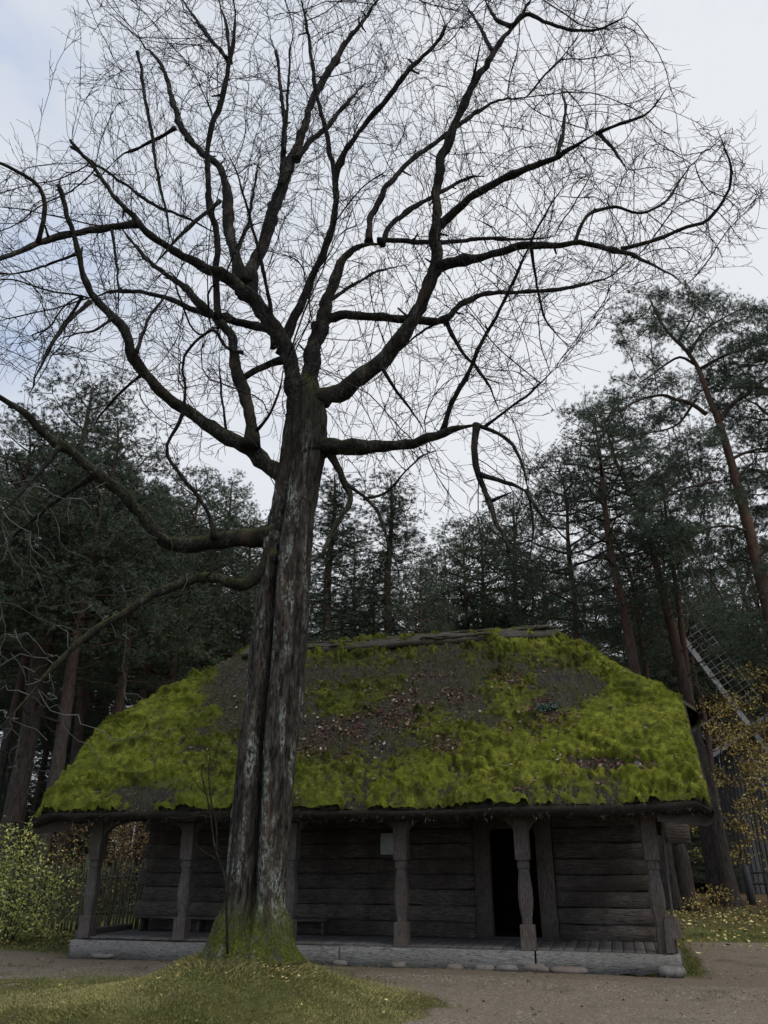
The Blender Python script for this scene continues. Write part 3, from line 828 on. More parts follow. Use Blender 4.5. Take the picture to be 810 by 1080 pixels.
# moss: where it is thick and where the thatch shows through
wp = to_world(roof_pt(SS, TT, 0 * SS))
PX, PY = proj(wp)
def blob(cx, cy, rx, ry, ang=0):
    a = radians(ang); dx, dy = PX - cx, PY - cy
    x_ = dx * cos(a) + dy * sin(a); y_ = -dx * sin(a) + dy * cos(a)
    return np.exp(-((x_ / rx) ** 2 + (y_ / ry) ** 2))
m = 0.62 * np.ones_like(SS)
for (cx, cy, rx, ry, an, w) in (
        (660, 770, 80, 55, 20, .75), (560, 680, 40, 14, 10, .55), (640, 705, 80, 14, 27, .45), (140, 790, 90, 45, -38, .75), (200, 735, 70, 16, -32, .6), (545, 800, 70, 40, 0, .45),
        (470, 815, 60, 22, 0, .35), (350, 815, 40, 22, 0, .3), (230, 815, 35, 20, 0, .35), (700, 815, 50, 28, 0, .5), (425, 698, 60, 7, -3, .35), (376, 722, 22, 8, 0, .4), (340, 728, 14, 8, 0, .5), (520, 705, 14, 14, 0, .35), (545, 730, 25, 25, 0, .3),
        (598, 720, 44, 19, 8, -1.15), (600, 745, 22, 8, 0, -.7), (400, 704, 120, 12, -4, -.7), (490, 710, 55, 14, -4, -.85), (232, 722, 34, 18, -32, -1.25), (258, 760, 20, 36, -10, -.9), (215, 770, 26, 10, -20, -.55), (205, 752, 16, 9, 0, -.7), (150, 836, 32, 9, 0, -1.25), (222, 838, 20, 5, 0, -.5),
        (405, 752, 55, 14, -18, -.75), (335, 768, 36, 13, 12, -.75), (330, 712, 50, 14, -5, -.6), (478, 738, 32, 11, 20, -.75), (472, 786, 14, 14, 40, -.7), (410, 790, 30, 8, 0, -.4), (575, 752, 22, 10, 30, -.8), (640, 806, 42, 6, 5, -1.0), (548, 833, 10, 6, 0, -1.0), (545, 770, 20, 8, 0, -.35), (475, 835, 9, 6, 0, -.6), (600, 780, 20, 8, 0, -.3)):
    m = m + w * blob(cx, cy, rx, ry, an)
n1 = fbm(p3(SS * 1.25, TT * 2.2), 4, 201); n2 = fbm(p3(SS * 4.5, TT * 7.0), 3, 211); n3 = fbm(p3(SS * 13, TT * 18), 3, 221)
bil = 1 - np.abs(vnoise(p3(SS * 2.0 + n1, TT * 4.6 + 2 * n1), 231)) * 1.15; bil2 = 1 - np.abs(vnoise(p3(SS * 6.0, TT * 13), 241))
n4 = fbm(p3(SS * 30, TT * 34), 2, 251)
hm = m - 0.36 + 0.75 * n1 + 0.6 * n2 + 0.5 * n3 + 0.35 * n4
cov = sstep(-0.06, 0.95, hm)
H = 0.24 * cov ** 0.9 * (0.22 + 0.58 * bil ** 3 + 0.20 * bil2 ** 3) + 0.018 * n3 * cov + 0.009 * n4 * cov + 0.006 * (hm > 0)
H = np.where(hm < -0.02, -0.03, H)
OLD = np.zeros_like(SS)
for (cx, cy, rx, ry, an, w) in ((420, 745, 100, 38, -5, 1.0), (330, 740, 50, 45, 0, .7), (590, 715, 55, 30, 10, .8), (460, 700, 110, 14, -4, .9), (245, 740, 35, 45, -30, .8), (560, 775, 40, 20, 0, .4), (330, 800, 40, 25, 0, .5), (430, 800, 40, 20, 0, .3), (225, 800, 40, 30, 0, .4)):
    OLD = OLD + w * blob(cx, cy, rx, ry, an)
OLD = np.clip(OLD * 0.8 + 0.9 * n1 + 1.3 * n2 + 0.7 * n3 + 0.16 - 1.0 * np.clip(cov - .6, 0, .4), 0, .95)
mv = roof_pt(SS, TT, H + th_n * .4).reshape(-1, 3)
mv[:, 2] -= 0.02 * np.clip(H, 0, 1).ravel()
f_ = grid_faces(nu, nt)
f_ = f_[(H.ravel()[f_].max(1) > 0.0)]
used, inv = np.unique(f_, return_inverse=True)
mo = mk('moss', mv[used], [inv.reshape(-1, 4)], M['moss'], roof, attrs={'h': H.ravel()[used], 'old': OLD.ravel()[used]})
# moss hanging over the eave and verges plus a fuzz of moss shoots
w_ = np.clip(H.ravel(), 0, .12); w_[(TT.ravel() < .02)] *= 2; w_ = np.where(w_ > 0.012, w_ + .02, 0) * (1 - .8 * OLD.ravel())
NF = 60000; pick = rng.choice(len(w_), NF, p=w_ / w_.sum())
p = mv[pick] + rng.normal(0, .014, (NF, 3))
v, t = blades(p - NRM * .008, unit(NRM + rng.normal(0, .55, (NF, 3))), rng.uniform(.012, .030, NF), rng.uniform(.005, .010, NF))
mk('moss_shoots', v, [t], M['moss_fuzz'], roof, smooth=False)
for sv, sg in ((S0, -1), (S1, 1)):
    pass
# straw stubble: on the bare thatch, out of the butt ends
bare = np.where(H.ravel() < 0.004, 1.0, 0.02); pick = rng.choice(len(bare), 16000, p=bare / bare.sum())
p1 = roof_pt(SS, TT, th_n).reshape(-1, 3)[pick] + rng.normal(0, .02, (16000, 3))
d1 = unit(np.array([0, -.62, -.55]) + NRM * .28 + rng.normal(0, .22, (16000, 3)))
s_ = rng.uniform(S0, S1, 1500)
p2 = np.stack([s_, -0.72 + rng.uniform(-.01, .10, 1500), EZ - 0.06 - rng.uniform(0, .22, 1500)], -1)
p2[:, 2] -= 0.06 * np.sin((s_ - S0) / (S1 - S0) * pi)
d2 = unit(np.array([0, -.8, -.45]) + rng.normal(0, .4, (1500, 3)))
v, t = blades(np.concatenate([p1, p2]), np.concatenate([d1, d2]), np.concatenate([rng.uniform(.04, .12, 16000), rng.uniform(.04, .13, 1500)]), 0.009)
mk('straw_stubble', v, [t], M['straw'], roof, smooth=False)
# weathered ridge cover
b = MB()
for sd in (1, -1):
    n_, m_ = 200, 14
    s_ = np.linspace(R0 + .25, R1 + .08, n_)[:, None]; k = np.linspace(0, 1, m_)[None]
    prof_t = TR - 0.36 * k; lift = 0.07 + 0.04 * np.sin(k * pi)
    rag = 0.12 * fbm(p3(s_ * 1.6, 0 * s_), 5, 55, .65) * k
    p = np.stack([s_ + 0 * k, prof_t - .7 + rag, EZ + SL * TR - 0.27 * k + lift + 0.05 * fbm(p3(s_ * .9, 0 * s_), 4, 58)], -1)
    p = p + 0.05 * fbm(p3(p[..., 0] * 1.5, k * 11 + 0 * s_), 4, 57, .7)[..., None] * np.array([0, -.6, .8])
    low = p[:, -1:, :] + np.array([0, .03, -.09]); low2 = p[:, -1:, :] + np.array([0, .3, .05])
    full = np.concatenate([p, low, low2], 1)
    if sd < 0: full[..., 1] = 5.6 - full[..., 1]
    b.add(full.reshape(-1, 3), grid_faces(n_, m_ + 2))
    for e_ in (0, -1):
        ring = full[e_]; c_ = ring.mean(0); mm = len(ring)
        j = np.arange(mm); b.add(np.concatenate([ring, c_[None]]), None, np.stack([j, (j + 1) % mm, np.full(mm, mm)], -1))
b.build('ridge_cover', M['wood_ridge'], roof)
b = MB()
for k in range(14):             # loose poles and boards lying along the ridge
    s0_ = R0 + 0.2 + k * .52 + random.uniform(-.2, .2); w = random.uniform(.6, 1.8); yy = 2.8 + random.uniform(-.34, -.02); e_ = min(s0_ + w, R1 + .1)
    zz_ = EZ + SL * TR + .10 - (2.8 - yy) * .72
    b.tube(np.stack([np.linspace(s0_, e_, 10), yy + .03 * rng.normal(size=10), zz_ + .012 * rng.normal(size=10)], -1), random.uniform(.018, .04), 6, True, .3)
b.build('ridge_pole', M['wood_ridge'], roof)

# leaves lying on the roof
D = np.zeros_like(SS)
for (cx, cy, rx, ry, an, w) in ((405, 755, 45, 14, -20, 1.2), (330, 768, 38, 12, 8, 1.0), (480, 735, 28, 9, 25, 1.0), (475, 785, 16, 12, -30, 1), (460, 765, 20, 7, 0, .8), (578, 752, 24, 12, 20, 1.1), (640, 806, 40, 5, 4, 1.3), (340, 795, 20, 9, 0, .8), (550, 768, 20, 10, 0, .4), (262, 750, 20, 20, 0, .5), (215, 790, 40, 14, 0, .25), (540, 715, 20, 8, -30, .5), (547, 835, 10, 6, 0, .6), (400, 760, 160, 50, 0, .12)):
    D = D + w * blob(cx, cy, rx, ry, an)
D = D * np.clip(0.5 + 1.6 * fbm(p3(SS * 3, TT * 4), 3, 301), 0.02, 2) + 0.006
D = D.ravel() / D.sum(); n = 3900
pick = rng.choice(len(D), n, p=D)
base = roof_pt(SS, TT, np.maximum(H, 0) + .012).reshape(-1, 3)[pick] + rng.normal(0, .02, (n, 3)) * [1, 1, 0]
v, t = leaves(to_world(base), unit(np.array([HS * .6, -.6, .7]) + rng.normal(0, .4, (n, 3))), rng.uniform(.035, .105, n), .62)
tag(mk('roof_leaves', v, [t], M['roof_leaf'], smooth=False), 'dark red and pale dead leaves caught in the moss on the thatched roof', 'leaves', kind='stuff')

def roof_world(px, py):
    """the roof vertex nearest to a photo pixel"""
    k = np.argmin((PX - px) ** 2 + (PY - py) ** 2)
    return to_world(roof_pt(SS, TT, np.maximum(H, 0)).reshape(-1, 3)[k])
c = roof_world(578, 750); n = 240
p = np.clip(rng.normal(0, 1, (n, 3)), -1.5, 1.5) * [.11, .07, .045] + [0, 0, .06]
v, t = leaves(p, rand_dirs(n), rng.uniform(.04, .09, n), .5)
tag(mk('roof_plant', v, [t], M['bluegreen_leaf'], smooth=False, loc=tuple(c)), 'small blue green plant growing among leaves on the mossy roof', 'plant')

# things on the porch
r_ = empty('wooden_bench', tuple(to_world(np.array([0, 0, 0]))), HA)
tag(r_, 'long low wooden bench against the log wall left of the doorway', 'bench')
b0, b1 = 0.35, L_at(343, 985, WD - .35)[0]
b = MB(); b.box(b0, b1, WD - .40, WD - .06, .60, .65, .01, .008, 20, 3); b.build('seat', M['wood_wall'], r_)
for s_ in (b0 + .1, L_at(208, 985, WD - .35)[0], .5 * (b0 + b1) + .6, b1 - .06):
    b = MB(); b.box(s_ - .03, s_ + .03, WD - .36, WD - .10, .378, .598, .01, .008, 3, s_); b.build('leg', M['wood_wall'], r_)
s_, z_ = L_at(408.5, 890, WD)
r_ = empty('paper_notice', tuple(to_world(np.array([s_, WD - .035, z_]))), HA)
tag(r_, 'small pale paper notice pinned high on the dark log wall', 'notice')
b = MB(); b.box(-.125, .125, -.012, .0, -.19, .19, .003); b.build('sheet', M['paper'], r_)
b = MB()
for k in range(9):
    w = .085 if k % 4 != 3 else .05
    b.box(-.09, -.09 + 2 * w, -.0165, -.0145, .13 - k * .032, .139 - k * .032, .0005)
b.build('printed_lines', M['ink'], r_)

# ------------------------------------------------------------------ branching
from mathutils.kdtree import KDTree

def resample(pts, step):
    """Catmull-Rom through the points (n, k) columns interpolated together"""
    pts = np.asarray(pts, float)
    if len(pts) < 3:
        m = max(2, int(np.linalg.norm(pts[-1, :3] - pts[0, :3]) / step) + 1)
        return pts[0] + (pts[-1] - pts[0]) * np.linspace(0, 1, m)[:, None]
    e = np.concatenate([2 * pts[:1] - pts[1:2], pts, 2 * pts[-1:] - pts[-2:-1]])
    out = []
    for i in range(1, len(e) - 2):
        a, b, c, d = e[i - 1], e[i], e[i + 1], e[i + 2]
        m = max(1, int(np.linalg.norm(c[:3] - b[:3]) / step))
        t = np.linspace(0, 1, m, endpoint=False)[:, None]
        out.append(0.5 * (2 * b + (c - a) * t + (2 * a - 5 * b + 4 * c - d) * t ** 2 + (3 * b - a - 3 * c + d) * t ** 3))
    return np.concatenate(out + [pts[-1:]])

def grow(seed_pts, attr, step, kill, infl, iters=90, jit=0.25, trop=(0, 0, 0), seed=1, inertia=0.5, centre=None, outw=0.0):
    """space colonisation: returns nodes and parents (seed points keep parent -1)"""
    r = np.random.default_rng(seed)
    nodes = [p for p in seed_pts]; par = [-1] * len(nodes)
    attr = np.asarray(attr, float)
    kd = KDTree(len(nodes))
    for i, p in enumerate(nodes): kd.insert(p, i)
    kd.balance()
    near = [kd.find(a) for a in attr]
    idx = np.array([q[1] for q in near]); dist = np.array([q[2] for q in near])
    alive = np.ones(len(attr), bool); trop = np.array(trop, float)
    nch = {}
    for it in range(iters):
        act = alive & (dist < infl)
        if not act.any(): break
        ai = np.nonzero(act)[0]
        P_ = np.asarray(nodes)
        d = unit(attr[ai] - P_[idx[ai]])
        u, inv = np.unique(idx[ai], return_inverse=True)
        s = np.zeros((len(u), 3)); np.add.at(s, inv, d)
        pu = np.array([P_[q] - P_[par[q]] if par[q] >= 0 else (0, 0, 0) for q in u]).reshape(-1, 3)
        s = unit(unit(s) + inertia * unit(pu) + r.normal(0, jit, s.shape) + trop + (outw * unit(P_[u] - centre) if centre is not None else 0))
        new = []; npar = []
        for k, node in enumerate(u):
            if nch.get(node, 0) >= 3:
                # crowded node: give up on its attractors
                alive[ai[inv == k]] = False
                continue
            nch[node] = nch.get(node, 0) + 1
            new.append(P_[node] + s[k] * step * r.uniform(.8, 1.2)); npar.append(int(node))
        if not new: continue
        b = len(nodes); nodes += new; par += npar
        new = np.asarray(new); al = np.nonzero(alive)[0]
        if len(al) == 0: break
        D2 = ((attr[al][:, None, :] - new[None]) ** 2).sum(-1)
        j = D2.argmin(1); dm = np.sqrt(D2[np.arange(len(al)), j])
        better = dm < dist[al]
        dist[al[better]] = dm[better]; idx[al[better]] = b + j[better]
        alive[al[dist[al] < kill]] = False
    return np.asarray(nodes), np.asarray(par)

def chains(nodes, par, n0, rmin, power, rmax=None):
    """split the grown part into tubes; radius from the number of tips carried"""
    N = len(nodes); tips = np.zeros(N); kids = [[] for _ in range(N)]
    for i in range(N - 1, n0 - 1, -1):
        if not kids[i]: tips[i] = 1
        tips[par[i]] += tips[i] if par[i] >= 0 else 0
        if par[i] >= 0: kids[par[i]].append(i)
    rad = rmin * np.maximum(tips, 1) ** power
    if rmax is not None: rad = np.minimum(rad, rmax)
    out = []
    stack = [(p, c) for p in range(n0) for c in kids[p]]
    while stack:
        p, c = stack.pop(); ch = [p, c]
        while kids[c]:
            ks = sorted(kids[c], key=lambda q: -tips[q])
            for q in ks[1:]: stack.append((c, q))
            c = ks[0]; ch.append(c)
        out.append(ch)
    return out, rad, tips, kids

# ------------------------------------------------------------------ the old bare tree
tree = tag(empty('bare_tree', tuple(TREE)), 'tall leafless old tree with a split lichen covered trunk on the grassy mound', 'tree')
TO = np.array(TREE)
YT = 11.5
rows = [(1012, 212, 314), (1000, 220, 307), (985, 227, 303), (965, 233, 301), (950, 238, 300), (900, 243, 303), (850, 247, 307), (800, 253, 311), (750, 259, 316), (700, 264, 320), (650, 270, 324), (600, 276, 326), (560, 283, 330), (520, 291, 335), (480, 298, 342), (440, 303, 344), (424, 305, 341), (411, 309, 337), (401, 314, 331), (394, 320, 325)]
ctr = []
for y, x0, x1 in rows:
    p = P((x0 + x1) / 2, y, YT); ctr.append([*p, (x1 - x0) / 2 * mpp(p)])
ctr = resample(ctr, 0.055)
nth = 96
th = np.linspace(0, 2 * pi, nth, endpoint=False)[None]          # angle 0 = +x, -pi/2 = towards the camera
z = ctr[:, 2][:, None]; R = ctr[:, 3][:, None]
zz = z - TO[2]
cth = np.cos(th); sth = np.sin(th)
def lobe(a0, width): 
    d = (th - a0 + pi) % (2 * pi) - pi
    return np.exp(-(d / width) ** 2)
# cleft towards the camera: left third high up, centre low down
a_cleft = -pi / 2 - 0.45 + 0.38 * sstep(4.0, 0.5, zz) + 0.10 * vnoise(p3(z * .9, 0 * z), 4)
depth = 0.62 * sstep(7.4, 5.6, zz) * sstep(-0.2, 0.25, zz)
prof = 1 - depth * lobe(a_cleft, 0.19) + 0.07 * lobe(a_cleft - 0.55, .35) + 0.08 * lobe(a_cleft + 0.6, .4)
prof = prof - 0.16 * lobe(a_cleft + 1.15, .10) * sstep(1.5, 3.0, zz) * sstep(7.5, 6, zz) - 0.12 * lobe(pi / 2, .4)
prof = prof + 0.12 * sstep(0.55, -0.05, zz) * (0.5 + 0.5 * np.cos(3 * th + .9)) 
q = np.stack([cth * 2.2 + 0 * z, sth * 2.2 + 0 * z, z * 0.55 + 0 * th], -1)
ridge = 1 - np.abs(fbm(np.stack([cth * 5.5 + 0 * z, sth * 5.5 + 0 * z, z * 0.9 + 0 * th], -1), 3, 401)) * 2
r_ = R * prof * (1 + 0.05 * fbm(q, 3, 405)) + 0.045 * ridge * np.clip(R / .4, .4, 1.2) + 0.034 * fbm(np.stack([cth * 14 + 0 * z, sth * 14 + 0 * z, z * 3.5 + 0 * th], -1), 3, 409) - 0.02
v = np.stack([ctr[:, 0][:, None] + r_ * cth, ctr[:, 1][:, None] + r_ * sth * 0.92, z + 0 * th], -1) - TO
nz_ = len(ctr)
i = np.arange(nz_ - 1)[:, None] * nth; j = np.arange(nth)[None]; k = (j + 1) % nth
f_ = np.stack([i + j, i + k, i + nth + k, i + nth + j], -1).reshape(-1, 4)
mossw = 0.6 * sstep(0.55, 0.05, zz + .25 * fbm(q * 2, 3, 3)) + 0.15 * sstep(6.3, 7.6, zz) * np.clip(fbm(q, 3, 8) + .3, 0, 1)
rot = lobe(a_cleft, .17) * sstep(7.2, 5.6, zz) * sstep(.3, .9, zz) * (.75 + .6 * fbm(q, 3, 19))  # mask of the darker bark colour along the cleft
mk('trunk', v.reshape(-1, 3), [f_], M['bark_trunk'], tree, attrs={'moss': (mossw + 0 * th).ravel(), 'rot': np.clip(rot, 0, 1).ravel(), 'upper': (np.clip(sstep(5.0, 8.6, zz + 1.6 * fbm(q, 3, 23)), 0, .95) + 0 * th).ravel()})

# limbs and branches traced from the photo: ((px,py)...), width start -> end (px), depth offset start -> end (m), broken end
BR = [
 ([(298,560),(282,564),(262,566),(235,571),(205,578),(176,576),(160,558),(138,528),(100,496),(60,466),(25,436),(0,417),(-45,392)], 22, 9, 0, -2.2, 'L'),
 ([(64,470),(42,498),(20,522),(-5,545)], 7, 4, -1.4, -2.0, 'B'),
 ([(98,503),(62,525),(25,556),(-8,582)], 7, 3, -1.0, -0.2, 'B'),
 ([(226,568),(222,545),(206,516),(186,497),(172,482),(173,468),(188,452),(196,415),(192,377),(206,358),(222,346)], 6, 3, -.4, -1.4, 'B'),
 ([(290,585),(276,600),(262,618),(250,624),(240,612),(215,608),(190,615),(165,622),(140,641),(100,664),(62,694),(32,735),(-6,772)], 15, 5, -.1, -2.0, 'L'),
 ([(140,640),(138,650),(143,652)], 9, 7, -.8, -.9, 'B'),
 ([(305,505),(288,493),(264,475),(240,462),(205,438),(172,416),(150,390),(138,368),(132,345),(115,330),(97,314),(87,288),(79,252),(60,195)], 22, 6, 0, -1.6, 'L'),
 ([(264,474),(268,455),(259,418),(247,385),(243,352),(230,336),(212,322),(196,303),(178,289),(165,283),(150,268),(135,250),(122,228)], 18, 4, -.3, .8, 'L'),
 ([(310,378),(292,380),(276,387),(262,394),(254,400)], 11, 9, 0, -.1, 'B'),
 ([(321,480),(316,440),(310,402),(301,368),(286,345),(266,315),(246,294),(212,282),(186,267),(160,250),(142,232),(107,187),(75,150)], 27, 4, 0, -1.2, 'L'),
 ([(146,236),(118,240),(98,244),(62,248),(36,258),(0,273),(-40,290)], 9, 6, -.8, -2.4, 'L'),
 ([(40,256),(46,235),(50,215),(44,198),(26,184),(0,170),(-30,160)], 6, 4, -1.8, -2.8, 'B'),
 ([(262,312),(266,285),(278,258),(288,225),(296,200),(305,176),(320,136),(331,101),(350,70),(371,37),(395,5),(412,-20)], 17, 5, .3, 1.8, 'L'),
 ([(296,196),(299,160),(300,126),(296,90),(291,55)], 8, 5, .6, 1.2, 'B'),
 ([(300,160),(303,115),(306,50)], 5, 3, .6, .6, 'B'),
 ([(312,168),(328,148),(345,134),(366,108),(386,88)], 8, 5, .7, 2.2, 'B'),
 ([(258,300),(249,275),(241,240),(239,196),(230,174),(210,160),(191,136),(180,101),(172,70),(152,48),(143,30)], 14, 4, .2, 1.8, 'L'),
 ([(230,335),(228,300),(228,252),(220,200),(219,155),(225,128),(237,95),(245,55),(249,20),(244,-15)], 9, 5, -.4, -1.6, 'L'),
 ([(243,66),(240,30),(229,-8)], 5, 3, -1.0, -1.0, 'B'),
 ([(239,62),(214,30),(186,-8)], 6, 4, -1.0, .3, 'B'),
 ([(324,480),(327,440),(326,402),(328,370),(341,335),(353,295),(362,270),(382,257),(404,256)], 27, 10, .1, .6, 'L'),
 ([(389,255),(391,225),(409,196),(436,167),(468,144),(502,118),(530,105),(552,104)], 8, 4, .6, 2.2, 'L'),
 ([(403,258),(409,240),(428,224),(457,207),(490,189),(512,185)], 8, 5, .6, 1.5, 'B'),
 ([(398,253),(436,255),(468,256),(510,252),(550,253),(585,250)], 7, 4, .6, 1.8, 'B'),
 ([(298,372),(304,348),(322,309),(339,275),(350,244),(354,207),(356,176),(367,153),(398,115),(420,89),(442,63),(466,42),(471,26)], 12, 5, -.1, -1.8, 'L'),
 ([(354,195),(348,160),(343,137),(333,92),(324,30),(316,-8)], 7, 4, -.7, -.9, 'B'),
 ([(322,440),(332,424),(355,414),(386,394),(411,371),(431,345),(449,312),(462,282),(459,250),(460,200),(466,162),(480,130),(500,85),(525,50),(542,25),(560,0),(575,-25)], 22, 6, 0, -1.0, 'L'),
 ([(462,281),(474,277),(505,272),(550,259),(605,256),(655,264),(694,282),(724,300)], 12, 3, -.4, -2.2, 'L'),
 ([(655,263),(700,250),(750,232),(770,200),(772,175),(757,135)], 6, 2.5, -1.5, -2.6, 'B'),
 ([(607,256),(612,238),(625,222),(655,217),(672,227),(700,215),(726,180),(738,165)], 5, 2.5, -1.0, -.2, 'B'),
 ([(464,238),(480,222),(496,210),(525,189),(565,175),(596,160),(631,140)], 10, 7, -.4, -2.6, 'L'),
 ([(631,140),(648,157),(653,168),(661,180)], 5, 3, -2.6, -3.0, 'B'),
 ([(629,141),(655,130),(680,124),(704,92)], 5, 2, -2.6, -3.8, 'B'),
 ([(588,163),(594,140),(597,115),(592,85)], 5, 3, -1.8, -1.2, 'B'),
 ([(332,360),(345,335),(358,331),(386,333),(426,337),(469,339),(485,321),(505,311),(531,308),(567,308),(602,304),(640,294),(672,270)], 12, 3, .4, 2.4, 'L'),
 ([(471,340),(481,364),(500,383),(517,408),(526,432)], 6, 3, 1.2, 1.0, 'B'),
 ([(467,455),(474,430),(487,410),(501,378),(519,342),(538,303),(560,255),(582,215),(603,180)], 7, 2.5, -.6, -3.2, 'B'),
 ([(541,27),(556,12),(580,25),(605,34),(632,32),(662,18)], 6, 3, -.9, -1.8, 'B'),
 ([(540,28),(523,22),(510,-2)], 6, 4, -.9, -.3, 'B'),
 ([(519,54),(505,26),(486,0)], 5, 3, -.8, .4, 'B'),
 ([(497,92),(503,66),(508,40)], 4, 2, -.7, -1.4, 'B'),
 ([(322,470),(345,472),(374,474),(404,472),(437,467),(468,456),(490,450),(505,448)], 19, 12, 0, -1.0, 'L'),
 ([(503,448),(500,465),(499,482),(504,502),(515,528),(526,554),(537,582)], 10, 5, -1.0, -1.6, 'L'),
 ([(504,500),(522,505),(545,513),(557,518)], 7, 5, -1.2, -1.8, 'B'),
 ([(555,517),(560,530),(568,540),(583,557)], 5, 3, -1.8, -2.0, 'B'),
 ([(517,529),(530,523),(543,518)], 5, 4, -1.3, -1.6, 'B'),
 ([(505,449),(526,457),(543,468),(552,494),(557,517)], 5, 4, -1.0, -1.8, 'B'),
 ([(510,451),(537,431),(567,409),(590,386)], 4, 2, -1.0, -2.4, 'B'),
 ([(557,518),(563,556),(561,580),(556,602)], 3.5, 2, -1.8, -1.8, 'B'),
 ([(344,468),(350,482),(358,500),(370,520),(372,530),(359,544),(348,562),(341,587)], 11, 5, 0, -.9, 'L'),
 ([(368,512),(389,528),(402,543),(408,569),(417,590),(421,608)], 5, 3, -.5, -1.6, 'B'),
 ([(384,526),(407,522),(422,502),(441,483),(458,474)], 4, 2, -.6, -2.0, 'B'),
 ([(290,350),(282,346),(250,340),(225,333),(200,325),(175,315),(146,307),(115,307),(96,315)], 9, 5, .2, 1.6, 'L'),
 ([(144,372),(152,346),(162,328),(170,318),(180,300)], 5, 3, -.9, .2, 'B'),
 ([(256,372),(240,370),(224,345),(206,360),(192,376),(196,415)], 5, 3, -.2, .5, 'B'),
 ([(95,318),(80,332),(65,346),(50,370),(38,400),(32,415)], 6, 2.5, -1.2, -2.4, 'B'),
 ([(288,368),(286,325),(278,285),(268,245),(257,205),(246,170),(240,160)], 6, 3, -.3, -1.8, 'B'),
 ([(145,55),(152,95),(160,140),(168,195),(176,230),(182,255)], 4, 4, .8, .4, 'B'),
 ([(232,212),(210,230),(180,259),(162,282)], 5, 4, -.9, -1.4, 'B'),
 ([(75,155),(100,172),(125,190),(160,215),(200,232),(228,246)], 3, 5, 1.0, .3, 'B'),
 ([(185,135),(160,150),(135,160),(118,172)], 5, 3, .9, 1.8, 'B'),
 ([(87,312),(70,340),(52,368),(44,384)], 4, 2, -1.0, -.4, 'B'),
 ([(80,268),(60,275),(35,285),(10,290)], 4, 2, -1.5, -.6, 'B'),
 ([(250,310),(246,280),(262,235),(270,190),(276,150)], 5, 2.5, .8, 2.6, 'B'),
 ([(344,320),(372,300),(400,285),(430,278)], 5, 2.5, .9, 2.9, 'B'),
 ([(400,382),(412,405),(432,430),(446,452)], 5, 2.5, -.2, .9, 'B'),
 ([(560,258),(566,300),(575,340),(600,366)], 4, 2, -.9, .4, 'B'),
 ([(462,340),(440,352),(420,372)], 4, 2, 1.2, 2.2, 'B'),
 ([(270,455),(284,440),(296,410),(300,385)], 4, 2.5, -.5, -1.0, 'B'),
 ([(120,335),(100,350),(80,352),(60,360)], 4, 2, -1.0, -2.0, 'B'),
 ([(240,463),(236,440),(232,400),(232,372)], 4, 2.5, -.2, -.8, 'B'),
 ([(150,395),(130,410),(110,435),(95,455)], 4, 2, -.6, .6, 'B'),
 ([(118,243),(122,275),(126,310),(122,340)], 4, 2, -1.1, -1.7, 'B'),
]
def kinked(pts, step):
    pts = np.asarray(pts, float)
    a = [pts[:1]]
    for u_, v_ in zip(pts[:-1], pts[1:]):
        m = max(1, int(np.linalg.norm(v_[:3] - u_[:3]) / step)); a.append(u_ + (v_ - u_) * (np.arange(1, m + 1) / m)[:, None])
    q = np.concatenate(a)
    for _ in range(3):
        q[1:-1] = .25 * q[:-2] + .5 * q[1:-1] + .25 * q[2:]
    return q
seedp = []; seedr = []
STUMPS = {(60,195),(75,150),(291,55),(306,50),(471,26),(537,582),(341,587),(143,652),(254,400),(142,30)}
limb_list = []
